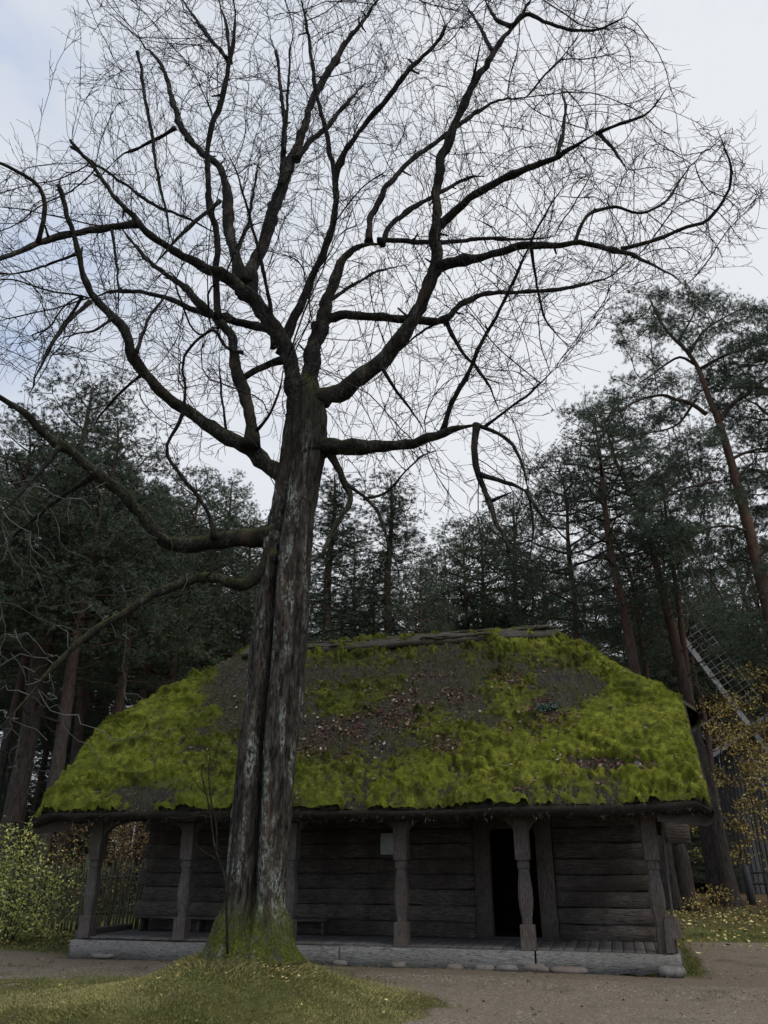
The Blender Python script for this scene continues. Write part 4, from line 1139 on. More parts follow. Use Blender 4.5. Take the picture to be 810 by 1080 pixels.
for bi, (pp, w0, w1, d0, d1, kind) in enumerate(BR):
    px = np.array(pp, float)
    t = np.concatenate([[0], np.cumsum(np.hypot(*np.diff(px, axis=0).T))]); t /= t[-1]
    pts = []; stump = tuple(pp[-1]) in STUMPS
    for (x, y), k in zip(px, t):
        p = P(x, y, YT + d0 + (d1 - d0) * k ** 1.2)
        we = w1 if stump else min(w1, 1.6)
        w = (w1 * .9 + (w0 - w1 * .9) * (1 - k) ** 1.25) * (1 if stump else min(1, .12 + (1 - k) * 4.0)) + (0 if stump else .5)
        pts.append([*p, 0.5 * w * mpp(p)])
    q = kinked(pts, 0.11)
    n = len(q); env = np.minimum(1, np.arange(n) / 6)[:, None]
    amp = 0.045 + 0.5 * q[:, 3:].mean()
    q[:, :3] += env * amp * 0.7 * np.stack([fbm(q[:, :3] * 2.6, 3, 501 + k + bi * 7, .6) for k in range(3)], -1)
    q[:, 3] *= 1 + 0.16 * fbm(p3(np.arange(n) * .11 * 2.2, 0 * np.arange(n) + bi), 3, 77)
    mb = MB()
    big = w0 > 10
    q[:, 3] *= .74 if kind == 'B' else (np.clip(1.05 - .21 * np.arange(n) * .11 / 1.5, .84, 1.05) if w0 > 25 else .84)
    # collar where it leaves its parent, knots along it
    al = np.arange(n) * .11
    q[:, 3] *= 1 + (.45 if big else .3) * np.exp(-al / (.18 if big else .08))
    for kn in range(int(n * .11 / .9)):
        q[:, 3] *= 1 + rng.uniform(.08, .3) * np.exp(-((al - rng.uniform(.3, n * .11)) / rng.uniform(.05, .12)) ** 2)
    for kn in range(int(n * .11 / (1.3 if big else 2.2))):   # broken snags
        i_ = rng.integers(n // 5, n); d_ = unit(rng.normal(0, 1, 3)); L_ = rng.uniform(.06, .22) + q[i_, 3]
        mb.tube(q[i_, :3] - TO + d_ * np.linspace(0, L_, 3)[:, None] + np.array([0, 0, .04]) * np.array([0, .3, 1])[:, None], np.array([.7, .5, .35]) * min(q[i_, 3], .045), 5, True, .2)
    mb.tube(q[:, :3] - TO, q[:, 3], 20 if big else 9, True, 0.42 if big else 0.3)
    # moss sits thickest on the lower limbs near the trunk
    mz = np.clip(1.25 - (q[:, 2] - 3.5) / 7.0, 0, 1).mean() * (0.22 if big else 0.1)
    o = mb.build('branch', M['bark_limb'] if big else M['bark_branch'], tree, attrs={'moss': np.full(mb.n, mz)})
    sk = max(3, n // 6)
    seedp.append(q[sk:, :3]); seedr.append(q[sk:, 3])
seedp = np.concatenate(seedp); seedr = np.concatenate(seedr)
# snags: short stubs left by broken twigs
# crown attractors: where fine twigs fill the air
def in_poly(x, y, poly):
    inside = np.zeros(len(x), bool); n = len(poly)
    for i in range(n):
        x0, y0 = poly[i]; x1, y1 = poly[(i + 1) % n]
        c = ((y0 > y) != (y1 > y)) & (x < (x1 - x0) * (y - y0) / (y1 - y0 + 1e-9) + x0)
        inside ^= c
    return inside
crown = [(72, -60), (70, 20), (95, 60), (60, 95), (110, 150), (40, 190), (-70, 190), (-70, 360), (20, 400), (70, 370), (130, 420), (200, 470), (290, 470), (350, 480), (420, 560), (470, 540), (520, 600), (580, 560), (560, 470), (600, 390), (640, 330), (700, 312), (760, 300), (795, 240), (806, 195), (770, 135), (735, 150), (700, 170), (712, 110), (690, 70), (665, 25), (640, -60)]
CROWN = np.array(P(322, 400, YT)) + np.array([0, 0, -1.0])
na = 9200
ax_ = rng.uniform(-70, 810, na); ay_ = rng.uniform(-60, 610, na)
kp = in_poly(ax_, ay_, crown)
dens = np.where(ay_ > 430, .38, 1.0) * np.where((ax_ < 110) & (ay_ < 200), .6, 1) 
kp &= rng.uniform(0, 1, na) < dens
ax_, ay_ = ax_[kp], ay_[kp]
aY = YT + np.clip(rng.normal(-.1, 1.7, len(ax_)), -3.6, 4.0)
A = np.array([P(x, y, Y) for x, y, Y in zip(ax_, ay_, aY)])
A = A[A[:, 2] < 24.5]
nodes, par = grow(seedp, A, 0.20, 0.32, 3.4, 120, 0.15, (0, 0, 0.03), 5, 1.2, CROWN, .35)
n0 = len(seedp)
ch, rad, tips, kids = chains(nodes, par, n0, 0.0050, 0.50, 0.06)
nodes2 = nodes.copy()
tw = MB()
for c in ch:
    p = nodes2[c]
    r_ = rad[c].copy(); r_[0] = min(r_[1] * 1.15, max(seedr[c[0]] * .8, .006)) if c[0] < n0 else r_[1]
    q = resample(np.concatenate([p, r_[:, None]], 1), 0.12) if len(c) > 2 else np.concatenate([p, r_[:, None]], 1)
    tw.tube(q[:, :3] - TO, np.maximum(q[:, 3], .005), 5 if r_[1] > .014 else 3, False)
# fine shoots: curved, turning up, each with a few side shoots
gi = np.arange(n0, len(nodes))
gi = gi[rng.uniform(0, 1, len(gi)) < 0.55]
si = rng.choice(n0, 900)
starts = [(nodes[i_], unit(nodes[i_] - nodes[par[i_]]), 1.0) for i_ in gi] + [(seedp[i_], unit(rng.normal(0, 1, 3)), 1.25) for i_ in si]
def shoot(p0, d, L_, r0, m):
    axis_ = unit(rng.normal(0, 1, 3)); turn = rng.normal(0, .7)
    pts = [p0]; dd = d
    for q in range(m):
        dd = unit(dd + np.cross(axis_, dd) * turn / m + np.array([0, 0, .15 / m]) + rng.normal(0, .10, 3))
        pts.append(pts[-1] + dd * L_ / m)
    pts = np.array(pts)
    tw.tube(pts - TO, np.linspace(r0, .0032, m + 1), 3, False)
    return pts
nsh = 0
for p0, d, sc in starts:
    a = unit(d * .9 + rng.normal(0, .48, 3) + .4 * unit(p0 - CROWN)); L_ = rng.uniform(.15, .62) * sc
    m = 6 if L_ > .35 else 4
    pts = shoot(p0, a, L_, .0048, m); nsh += 1
    for q in range(1, m + 1):
        if rng.uniform() < .55:
            dd = unit(pts[q] - pts[q - 1])
            shoot(pts[q], unit(dd + rng.normal(0, .5, 3)), rng.uniform(.08, .26), .0041, 2); nsh += 1
o = tw.build('twigs', M['twig'], tree); o['kind'] = 'stuff'
print('tree twigs', len(ch), nsh, tw.n)
# grey lichen covered fine branches hanging in front of the dark forest on the left
ax_ = rng.uniform(-40, 250, 620); ay_ = rng.uniform(470, 830, 620)
kp = rng.uniform(0, 1, 620) < np.clip(1.05 - ax_ / 240, .1, 1) * np.where(ay_ > 700, .5, 1) * np.where(ay_ - 640 > 190 - ax_ , .3, 1)
A = np.array([P(x, y, YT + d) for x, y, d in zip(ax_[kp], ay_[kp], rng.uniform(-2.2, .2, kp.sum()))])
nodes, par = grow(seedp, A, 0.17, 0.26, 3.0, 80, 0.5, (0, 0, -.1), 6)
ch, rad, tips, kids = chains(nodes, par, n0, 0.0046, 0.40, 0.02)
tw = MB()
for c in ch:
    tw.tube(nodes[c] - TO, np.maximum(rad[c], .004), 3, False)
o = tw.build('hanging_twigs', M['grey_twig'], tree); o['kind'] = 'stuff'

# ------------------------------------------------------------------ pines
def tufts(centres, ntuft, spread, nblade, lo, hi, width, r, up=0.35):
    n = len(centres) * ntuft
    c = np.repeat(centres, ntuft, 0) + r.normal(0, spread, (n, 3)) * [1, 1, .7]
    ax_ = unit(r.normal(0, 1, (n, 3)) * [1, 1, .6] + [0, 0, up])
    d = unit(np.repeat(ax_, nblade, 0) * .75 + r.normal(0, .62, (n * nblade, 3)))
    p = np.repeat(c, nblade, 0) + r.normal(0, .02, (n * nblade, 3))
    return blades(p, d, r.uniform(lo, hi, n * nblade), width)

def crown_geo(trunk_pts, trunk_r, attr, seed, step=.36, kill=.42, infl=7, ntuft=8, spread=.15, nblade=15, width=.016, lo=.08, hi=.17, trop=(0, 0, .12), tipmax=3):
    r = np.random.default_rng(seed)
    nodes, par = grow(trunk_pts, attr, step, kill, infl, 90, .22, trop, seed)
    n0 = len(trunk_pts)
    ch, rad, tips, kids = chains(nodes, par, n0, .012, .43, .11)
    lb = MB()
    for c in ch:
        rr = rad[c].copy(); rr[0] = rr[1] if c[0] >= n0 else rr[1] * 1.1
        lb.tube(nodes[c], rr, 5 if rr[1] > .03 else 3, False)
    leaf = np.array([i for i in range(n0, len(nodes)) if tips[i] <= tipmax])
    gap = fbm(nodes[leaf] * 1.15 + seed, 2, seed); leaf = leaf[gap > (-.30 if trunk_r is not None else -.6)]
    v, t = tufts(nodes[leaf], ntuft, spread, nblade, lo, hi, width, r)
    return lb, v, t

def clump_attr(r, h, cb, prof, nclump, per, sig):
    out = []
    for k in range(nclump):
        zf = cb + (1 - cb) * r.uniform(0, 1) ** 0.9
        R = prof((zf - cb) / (1 - cb)); a = r.uniform(0, 2 * pi); q = R * r.uniform(.35, 1.0) ** .6
        c = np.array([q * cos(a), q * sin(a), zf * h])
        out.append(c + r.normal(0, 1, (per, 3)) * [sig, sig, sig * .45])
    return np.concatenate(out)

PROTO = {}
def pine_meshes(key, seed, h, cb, prof, nclump, per, sig, tr, wob=.16, **kw):
    r = np.random.default_rng(seed)
    z = np.linspace(-.3, h, 60)
    x = wob * vnoise(p3(z * .22, 0 * z + seed), 3) * z / h * 2; y = wob * vnoise(p3(z * .22, 0 * z + seed), 4) * z / h * 2
    tp = np.stack([x, y, z], -1); trr = tr * (1 - z / h) ** .75 + .02 + tr * .35 * np.exp(-np.maximum(z, 0) / .5)
    b = MB(); b.tube(tp, trr, 12, True, .16)
    # dead stubs and bare branches under the crown
    for k in range(16):
        zz_ = r.uniform(.12 * h, max(.2, cb + .1) * h); a = r.uniform(0, 2 * pi); L_ = r.uniform(.4, 1.9); i_ = np.argmin(abs(z - zz_))
        d = np.array([cos(a), sin(a), r.uniform(-.25, .25)]); pts = tp[i_] + d * np.linspace(0, L_, 5)[:, None] + np.array([0, 0, 1]) * (np.linspace(0, 1, 5) ** 2 * r.uniform(-.3, .3))[:, None] + r.normal(0, .03, (5, 3))
        b.tube(pts, np.linspace(.03, .008, 5), 4, False)
    A = clump_attr(r, h, cb, prof, nclump, per, sig)
    # main limbs in loose whorls; finer branches grow from them
    sk = []; lim = MB(); droop = kw.pop('droop', 0.0); nl = kw.pop('nl', 44)
    for k in range(nl):
        tf = (k + r.uniform(0, .9)) / nl; zf = cb + (1 - cb) * tf * .96; i_ = np.argmin(abs(z - zf * h)); a = k * 2.4 + r.normal(0, .35)
        L_ = prof(tf) * r.uniform(.65, 1.0); rise = (.55 * tf + .05 - droop) * L_
        u = np.linspace(0, 1, max(4, int(L_ / .25)))[:, None]
        pts = tp[i_] + u * L_ * np.array([cos(a), sin(a), 0]) + np.array([0, 0, 1]) * (u * rise + (u ** 2 - u) * .22 * L_) + u * .12 * np.stack([fbm(p3(u[:, 0] * 3, 0 * u[:, 0] + k), 2, q + 9) for q in range(3)], -1) * L_
        lim.tube(pts, np.linspace(.018 + .018 * L_, .008, len(pts)), 5, False); sk.append(pts[len(pts) // 4:])
    sk = np.concatenate(sk)
    lb, v, t = crown_geo(sk, trr, A, seed, **kw)
    lb.v += lim.v; lb.q += [q + lb.n for q in lim.q]; lb.n += lim.n
    if key == 'spruce':         # spruce boughs carry needles right back to the stem
        v2, t2 = tufts(sk, 5, .14, 15, .08, .17, .017, r, -.1)
        t = np.concatenate([t, t2 + len(v)]); v = np.concatenate([v, v2])
    to = b.build('trunk', M['pine_bark']); lo_ = lb.build('limbs', M['pine_limb']); no = mk('crown', v, [t], M['needles'], smooth=False)
    PROTO[key] = [q.data for q in (to, lo_, no)]
    for q in (to, lo_, no): bpy.data.objects.remove(q)
    print('pine', key, len(t))

rnd = lambda t: 3.0 * (np.sin(np.clip(t, 0, 1) * pi * .82 + .38) ** .8)
pine_meshes('tall', 11, 20, .52, lambda t: .5 + 2.5 * np.sin(np.clip(t * .85 + .12, 0, 1) * pi) ** .8, 130, 9, .38, .24)
pine_meshes('dense', 12, 20, .46, lambda t: .35 + 3.1 * (1 - t) ** .62 * np.clip(t * 6 + .5, 0, 1), 230, 9, .42, .26, .15)
pine_meshes('slim', 13, 20, .48, lambda t: .4 + 1.8 * np.sin(np.clip(t * .85 + .12, 0, 1) * pi) ** .8, 75, 8, .36, .18, .3)
pine_meshes('spruce', 14, 20, .10, lambda t: .15 + 2.6 * (1 - t) ** .9, 620, 7, .24, .2, .08, trop=(0, 0, -.10), ntuft=7, tipmax=8, droop=.3, nl=120)
pine_meshes('crooked', 15, 20, .46, lambda t: .6 + 2.9 * np.sin(np.clip(t * .85 + .12, 0, 1) * pi) ** .7, 110, 9, .38, .22, .38)
pine_meshes('shaggy', 16, 20, .52, lambda t: .4 + 2.7 * np.sin(np.clip(t * .8 + .16, 0, 1) * pi) ** .7, 190, 9, .42, .23, .2)

pine_meshes('bare', 17, 20, .64, lambda t: .7 + 2.3 * np.sin(np.clip(t * .75 + .2, 0, 1) * pi) ** .8, 90, 9, .38, .25, .3)

def place_pine(key, px, py, Y, label, group=None, lean=0.0, wide=1.0, rz=None, name='pine_tree', kind_name=('trunk', 'limbs', 'crown')):
    top = P(px, py, Y); h = top[2]
    s = h / 20.0
    x0 = top[0] - lean; e = empty(name, (x0, Y, float(gh(x0, Y)) - .02))
    e.rotation_mode = 'ZYX' if False else 'XYZ'
    e.rotation_euler = (0, math.atan2(lean, h), 0)
    tag(e, label, 'tree', group)
    a = rng.uniform(0, 2 * pi) if rz is None else rz
    for nm, me in zip(kind_name, PROTO[key]):
        o = bpy.data.objects.new(nm, me); COL.objects.link(o); o.parent = e
        o.scale = (s * wide, s * wide, s); o.rotation_euler = (0, 0, a)
    return e

G1 = 'pines standing behind the house'
r_ = np.random.default_rng(70)
named = [
 ('dense', 98, 404, 27, 'big dense dark pine at left with its pointed top against the sky', 0, 1.35),
 ('shaggy', 30, 455, 25, 'shaggy dark pine at the left edge beside the big dense pine', .3, 1.2),
 ('tall', -18, 470, 22, 'dark pine cut by the left edge of the photo', 0, 1.1),
 ('dense', 158, 512, 31, 'dark green pine between the big dense pine and the bare tree', 0, 1.2),
 ('shaggy', 205, 505, 36, 'pine seen right under the thick low left limb of the bare tree', 0, 1.1),
 ('dense', 243, 508, 39, 'slender topped pine just left of the bare trunk', 0, 1.0),
 ('spruce', 350, 500, 36, 'dark conifer just right of the bare trunk above the ridge', 0, 1.9),
 ('spruce', 411, 503, 38, 'pointed spruce standing alone above the middle of the roof ridge', 0, 1.75),
 ('tall', 440, 590, 34, 'small crooked pine with a bare stem beside the pointed spruce', -.4, .75),
 ('shaggy', 490, 556, 40, 'rounded pine above the right half of the ridge', 0, 1.05),
 ('tall', 535, 520, 40, 'tall pine behind the hanging broken limb of the bare tree', 0, 1.1),
 ('crooked', 578, 485, 35, 'leaning thin stemmed pine above the right end of the ridge', -1.8, 1.0),
 ('tall', 625, 440, 31, 'pine with a loose crown left of the two red stems', -.6, 1.15),
 ('bare', 654, 432, 33, 'tall pine with a bare red stem leaning beside the right roof end', -1.5, 1.1),
 ('slim', 640, 500, 37, 'thin darker stem close beside the leaning red pine', -1.0, 1.0),
 ('shaggy', 822, 345, 27, 'dark pine cut by the right edge of the photo', 0, 1.2),
 ('dense', 770, 560, 49, 'dark pine behind the windmill sails', 0, 1.0),
 ('shaggy', 715, 600, 44, 'low dark pine seen over the right roof slope', 0, 1.0),
]
for key, px, py, Y, lab, lean, wide in named:
    place_pine(key, px, py, Y, lab, G1, lean, wide, name='spruce_tree' if key == 'spruce' else 'pine_tree')
# the forest behind: pines one can still tell apart but not name one by one
keys = ['tall', 'slim', 'shaggy', 'dense', 'crooked', 'spruce']
r_ = np.random.default_rng(77)
k = 0
for row, (Y0, n, y0, y1) in enumerate(((46, 17, 545, 610), (58, 19, 590, 650), (74, 22, 630, 690))):
    for i in range(n):
        px = -60 + (i + r_.uniform(.1, .9)) * 930 / n
        py = r_.uniform(y0, y1) + (25 if 430 < px < 480 else 0)
        if px < 260: py -= 25
        if 715 < px < 775: py = max(py, 655)
        key = keys[r_.integers(0, 5)] if px > 260 else ['shaggy', 'dense', 'tall'][r_.integers(0, 3)]
        place_pine(key, px, py, Y0 + r_.uniform(-4, 4), 'dark pine among many in the forest far behind the thatched house', 'pines of the far forest', r_.uniform(-.8, .8), r_.uniform(.9, 1.25))
# pines whose stems fill the gaps on the left and the right, between the trunks in front
for px, py, Y, key in ((-40, 520, 33, 'dense'), (112, 560, 42, 'tall'), (270, 545, 43, 'shaggy'), (12, 580, 44, 'tall'), (40, 640, 52, 'dense'), (75, 650, 56, 'dense'), (5, 655, 55, 'shaggy'), (105, 650, 58, 'dense'), (140, 640, 55, 'shaggy'), (-25, 645, 57, 'dense')):
    place_pine(key, px, py, Y, 'dark pine filling the forest behind the big dense pine at left', 'dark pines of the left forest', r_.uniform(-.5, .5), 1.15)

for px, py, Y, key in ((722, 668, 50, 'dense'), (750, 672, 54, 'shaggy'), (790, 660, 56, 'dense'), (700, 690, 57, 'dense')):
    place_pine(key, px, py, Y, 'dark pine deep in the forest behind the windmill and saplings', 'dark pines behind the windmill', r_.uniform(-.4, .4), 1.2)
for px, Y, h in ((22, 36, 8.5), (44, 40, 9.5), (62, 37, 8), (84, 41, 8.5), (4, 38, 9), (108, 42, 7.5), (724, 44, 7), (742, 47, 8)):
    x0 = P(px, 930, Y)[0]; X, Yp = proj((x0, Y, h))
    place_pine('spruce', float(X), float(Yp), Y, 'young dark spruce in the undergrowth of the forest behind the house', 'young spruces of the undergrowth', 0, 2.1, name='spruce_tree')
# the big pine with a broad crown at the right, traced
YP = 25.0
e0 = P(850, 870, YP)
pine = tag(empty('pine_tree', (P(868, 930, YP)[0], YP, 0)), 'tall pine at right with a forked stem and broad layered crown', 'tree', G1)
PO = np.array(pine.location)
def trace(pp, w0, w1, d0, d1, step=.2):
    px = np.array(pp, float); t = np.concatenate([[0], np.cumsum(np.hypot(*np.diff(px, axis=0).T))]); t /= t[-1]
    q = []
    for (x, y), k in zip(px, t):
        p = P(x, y, YP + d0 + (d1 - d0) * k); q.append([*p, .5 * (w1 * .5 + (w0 - w1 * .5) * (1 - k)) * .8 * mpp(p)])
    return resample(q, step)
st = trace([(872, 965), (858, 860), (838, 760), (815, 660), (798, 590), (776, 505), (760, 450), (748, 420), (737, 390), (724, 370), (706, 352), (692, 330), (684, 312)], 31, 4, 0, 0)
b = MB(); b.tube(st[:, :3] - PO, st[:, 3], 14, True, .15)
b.build('trunk', M['pine_bark'], pine)
LB = [([(745, 437), (730, 426), (714, 421), (698, 417), (675, 422), (649, 434), (625, 438)], 6, 2, 0, -1.5), ([(732, 384), (717, 377), (700, 386), (684, 398), (668, 408)], 4, 2, 0, 1.4), ([(759, 446), (768, 430), (787, 417), (808, 398), (830, 390)], 6, 3, 0, -1),
      ([(768, 487), (787, 477), (812, 471), (830, 468)], 5, 3, 0, 1.2), ([(755, 508), (724, 515), (698, 526), (672, 540)], 4, 2, 0, -1.6), ([(727, 373), (742, 350), (766, 334), (782, 326)], 5, 2, 0, 1.5), ([(737, 390), (762, 376), (790, 366), (815, 350)], 5, 2, 0, -1.5),
      ([(735, 420), (715, 446), (690, 455), (660, 462)], 4, 2, 0, 2), ([(716, 360), (730, 335), (738, 318)], 4, 2, 0, -.6), ([(790, 560), (765, 555), (735, 560), (715, 570)], 4, 2, 0, -1), ([(800, 600), (780, 590), (755, 600)], 4, 2, 0, 1.4)]
sk = [st[len(st) // 2:, :3]]
b = MB()
for pp, w0, w1, d0, d1 in LB:
    q = trace(pp, w0, w1, d0, d1); q[:, :3] += .06 * np.stack([fbm(q[:, :3] * 1.2, 2, 7 + i_) for i_ in range(3)], -1) * np.minimum(1, np.arange(len(q)) / 5)[:, None]
    b.tube(q[:, :3] - PO, q[:, 3], 7, True, .1); sk.append(q[2:, :3])
BL = [(690, 318, 24, 14, 0), (722, 312, 26, 12, -.5), (752, 318, 26, 13, .6), (782, 328, 24, 14, 1.2), (812, 345, 22, 18, -1), (668, 340, 20, 12, .5), (690, 350, 22, 10, -1), (760, 345, 20, 10, .5), (660, 362, 16, 9, 1), (683, 378, 18, 10, .7), (795, 372, 30, 14, -1), (770, 390, 16, 9, .4), (665, 402, 22, 9, 1.2), (645, 420, 22, 9, -1), (622, 437, 18, 9, -1.4), (640, 446, 20, 8, -1), (790, 410, 26, 12, -.6),
      (820, 400, 18, 14, -1), (668, 458, 26, 8, 1.7), (700, 440, 18, 7, 1), (640, 478, 20, 8, -.5), (795, 455, 26, 12, 1), (735, 470, 18, 7, -.6), (715, 490, 20, 8, .9), (690, 528, 24, 9, -1.4), (672, 545, 16, 8, -1.5), (735, 525, 22, 9, .5), (790, 500, 26, 12, .6), (725, 562, 22, 9, -1), (760, 575, 24, 12, .6), (800, 545, 24, 14, 1), (755, 605, 24, 10, 1.2), (790, 620, 24, 14, 0), (715, 585, 14, 7, -1), (820, 470, 16, 12, 1.2), (775, 650, 22, 12, -.5), (815, 590, 18, 18, -.5), (712, 338, 26, 14, .8), (735, 355, 24, 12, -.9), (705, 400, 20, 10, -1.2), (760, 400, 22, 12, 1.2), (715, 425, 18, 8, 1.5), (750, 460, 20, 10, -1.3), (770, 430, 20, 10, 1.4), (690, 475, 22, 9, -.8), (765, 530, 24, 12, -1), (700, 560, 20, 9, 1), (780, 590, 26, 14, 1.4), (745, 640, 22, 10, -1), (800, 660, 24, 14, 1)]
A = []
for cx, cy, rx, ry, d in BL:
    n = int(rx * ry / 4.2); a = rng.normal(0, .55, (n, 2)); dd = rng.normal(0, .55, n)
    A += [P(cx + rx * x_, cy + ry * y_, YP + d + z_) for (x_, y_), z_ in zip(a, dd)]
sk = np.concatenate(sk) - PO
lb, v, t = crown_geo(sk, None, np.array(A) - PO, 99, step=.26, kill=.30, infl=3.0, ntuft=7, spread=.16, nblade=14, width=.0125, lo=.08, hi=.17)
b.v += [q for q in lb.v]; b.q += [q + b.n for q in lb.q]; b.n += lb.n
b.build('limbs', M['pine_limb'], pine)
mk('crown', v, [t], M['needles'], pine, smooth=False)
print('big pine', len(t))

# stems standing on the meadow at the right
def stem(name, pts, Y, w0, w1, label, cat='tree', mat='pine_bark', group=None, branches=0):
    q = []
    n = len(pts)
    for i_, (x, y) in enumerate(pts):
        p = P(x, y, Y); q.append([*p, .5 * (w0 + (w1 - w0) * i_ / (n - 1)) * mpp(p)])
    q = resample(q, .2)
    base = q[0, :3].copy(); base[2] = gh(base[0], base[1]); q[0, 2] = base[2] - .1
    q[:, 3] *= 1 + .4 * np.exp(-(q[:, 2] - base[2]) / .35)
    e = tag(empty(name, tuple(base)), label, cat, group)
    b = MB(); b.tube(q[:, :3] - base, q[:, 3], 12, True, .18); b.build('trunk', M[mat], e)
    return e, q, base
stem('dead_trunk', [(729, 957), (724, 925), (719, 900), (713, 885), (708, 860), (702, 825)], 30, 13, 10, 'short grey leaning dead trunk nearest the right end of the house')
e, q, base = stem('pine_tree', [(757, 949), (748, 900), (741, 860), (735, 800), (728, 740), (722, 690), (716, 640), (709, 590), (703, 545), (698, 505)], 34, 14, 1.5, 'dark middle trunk between the dead trunk and the big leaning red pine', group=G1)
lb, v, t = crown_geo(q[len(q) * 2 // 3:, :3] - base, None, np.array([P(703 + rng.normal(0, 20), 545 + rng.normal(0, 28), 34 + rng.normal(0, 1)) for _ in range(260)]) - base, 5)
lb.build('limbs', M['pine_limb'], e); mk('crown', v, [t], M['needles'], e, smooth=False)
def place_base(key, bx, by, py, Y, label, group, lean=0.0, wide=1.0):
    x0 = P(bx, by, Y)[0]; z = 0; tx = x0 + lean
    # photo column of the top: march up the tilted stem until it reaches row py
    h = 20.0
    for _ in range(40):
        X, Yp = proj((tx, Y, h)); h += (Yp - py) * .02
    X, Yp = proj((tx, Y, h))
    return place_pine(key, float(X), float(Yp), Y, label, group, lean, wide)
for bx, top, Y, key, lab in ((8, 470, 29, 'shaggy', 'straight dark pine stem standing left of the mossy roof corner'), (38, 440, 25.5, 'dense', 'nearest thick pine stem just left of the mossy roof corner'), (58, 500, 34, 'tall', 'reddish pine stem between the thick stem and the roof'), (-22, 490, 33, 'shaggy', 'dark pine at the very left edge above the leafy bush'), (128, 520, 37, 'dense', 'slim dark pine stem seen above the left roof slope')):
    place_base(key, bx, 930, top, Y, lab, G1, 0, 1.1)
for bx, Y, key, lab in ((806, 46, 'dense', 'thin dark stem behind the yellow sapling at the right edge'), (775, 54, 'shaggy', 'thin dark stem deep in the forest right of the big leaning trunk'), (735, 58, 'dense', 'thin dark stem deep in the forest between the two meadow trunks')):
    place_base(key, bx, 930, 640, Y, lab, G1)
# young spruces that close the forest floor
r_ = np.random.default_rng(78)
for i in range(74):
    Y = r_.uniform(42, 66); px = -60 + 940 * (i + r_.uniform(0, 1)) / 74
    if 90 < px < 680 and i % 2: continue
    x0 = P(px, 930, Y)[0]; h = r_.uniform(4, 8.5) if px < 300 else r_.uniform(3.5, 8)
    X, Yp = proj((x0, Y, h))
    place_pine('spruce', float(X), float(Yp), Y, 'young dark spruce in the undergrowth of the forest behind the house', 'young spruces of the undergrowth', 0, 1.9, name='spruce_tree')

# ------------------------------------------------------------------ bushes, saplings, undergrowth
def bush(name, loc, blobs, nattr, stems, mat, label, cat, leaf=(.05, .09), per=5, step=.14, bark='pine_bark', infl=2.5, spread=.07, stemr=.006):
    base = np.array([loc[0], loc[1], gh(loc[0], loc[1])])
    e = tag(empty(name, tuple(base)), label, cat)
    A = []
    tot = sum(b[6] if len(b) > 6 else b[3] * b[5] for b in blobs)
    for bb in blobs:
        n = int(nattr * (bb[3] * bb[5]) / sum(q[3] * q[5] for q in blobs))
        A.append(np.array(bb[:3]) + rng.normal(0, .5, (n, 3)) * np.array(bb[3:6]))
    A = np.concatenate(A); A = A[A[:, 2] > .05]
    sk = []; mb = MB()
    for s_ in stems:
        q = resample(np.array(s_, float), .12); mb.tube(q[:, :3], q[:, 3], 6, True, .1); sk.append(q[1:, :3])
    sk = np.concatenate(sk)
    nodes, par = grow(sk, A, step, step * 1.4, infl, 80, .3, (0, 0, .05), 3)
    ch, rad, tips, kids = chains(nodes, par, len(sk), stemr * .6, .42, .03)
    for c in ch: mb.tube(nodes[c], rad[c], 3, False)
    mb.build('stems', M[bark], e)
    lf = np.array([i for i in range(len(sk), len(nodes)) if tips[i] <= 4])
    p = np.repeat(nodes[lf], per, 0) + rng.normal(0, spread, (len(lf) * per, 3))
    v, t = leaves(p, unit(rand_dirs(len(p)) + [0, -.3, .5]), rng.uniform(leaf[0], leaf[1], len(p)), .62)
    mk('foliage', v, [t], M[mat], e, smooth=False)
    return e
c = P(2, 985, 19.4)
st_ = [[(0 + .25 * cos(a), .25 * sin(a), 0, .018), (.5 * cos(a), .4 * sin(a), .9, .012), (.8 * cos(a), .7 * sin(a), 1.5 + .25 * sin(3 * a), .005)] for a in np.linspace(0, 6, 9)]
bush('leafy_bush', (c[0], 19.4), [(-.1, 0, 1.05, 1.3, 1.1, 1.0), (.6, -.2, .85, .8, .8, .9), (-.9, 0, 1.2, 1.1, 1, 1.1), (.15, -.3, .5, 1.3, .9, .6), (0, 0, 1.65, .8, .8, .55), (-.6, .1, 1.85, .8, .7, .6)], 1500, st_, 'bush_leaf', 'rounded yellow green leafy bush on the lawn left of the porch', 'bush', (.045, .10), 7)
# yellow saplings at the right
def sapling(px, py_top, py_bot, Y, wpx, n, label, seed, mat='gold_leaf', leaf=(.07, .17), per=4):
    top = P(px, py_top, Y); x0 = top[0]; h = top[2]
    z0 = P(px, py_bot, Y)[2]; w = wpx * mpp(P(px, (py_top + py_bot) / 2, Y))
    stems = [[(0, 0, -.1, .05), (.05, .02, h * .4, .035), (-.08, 0, h * .72, .02), (.04, 0, h * .97, .006)]]
    r = random.Random(seed); bl = []
    for k in range(14):
        t = r.uniform(0, 1); zz_ = max(z0, .6) + (h - max(z0, .6)) * t; ww = w * (1 - .6 * t)
        a = r.uniform(0, 6.28); bl.append((ww * .8 * cos(a), ww * .8 * sin(a), zz_, .8, .8, .35))
    return bush('autumn_sapling', (x0, Y), bl, n, stems, mat, label, 'sapling', leaf, per, .2, 'pine_bark', 3.0, .11)
sapling(768, 715, 850, 33, 30, 220, 'thin yellow leaved sapling before the light windmill blade', 6)
sapling(752, 735, 905, 37, 26, 300, 'yellow leaved sapling just right of the mossy roof end', 1)
sapling(797, 700, 900, 31, 34, 420, 'yellow leaved sapling at the right edge in front of the windmill', 2)
sapling(779, 745, 915, 36, 36, 340, 'brownish yellow sapling behind the big leaning trunk', 3)
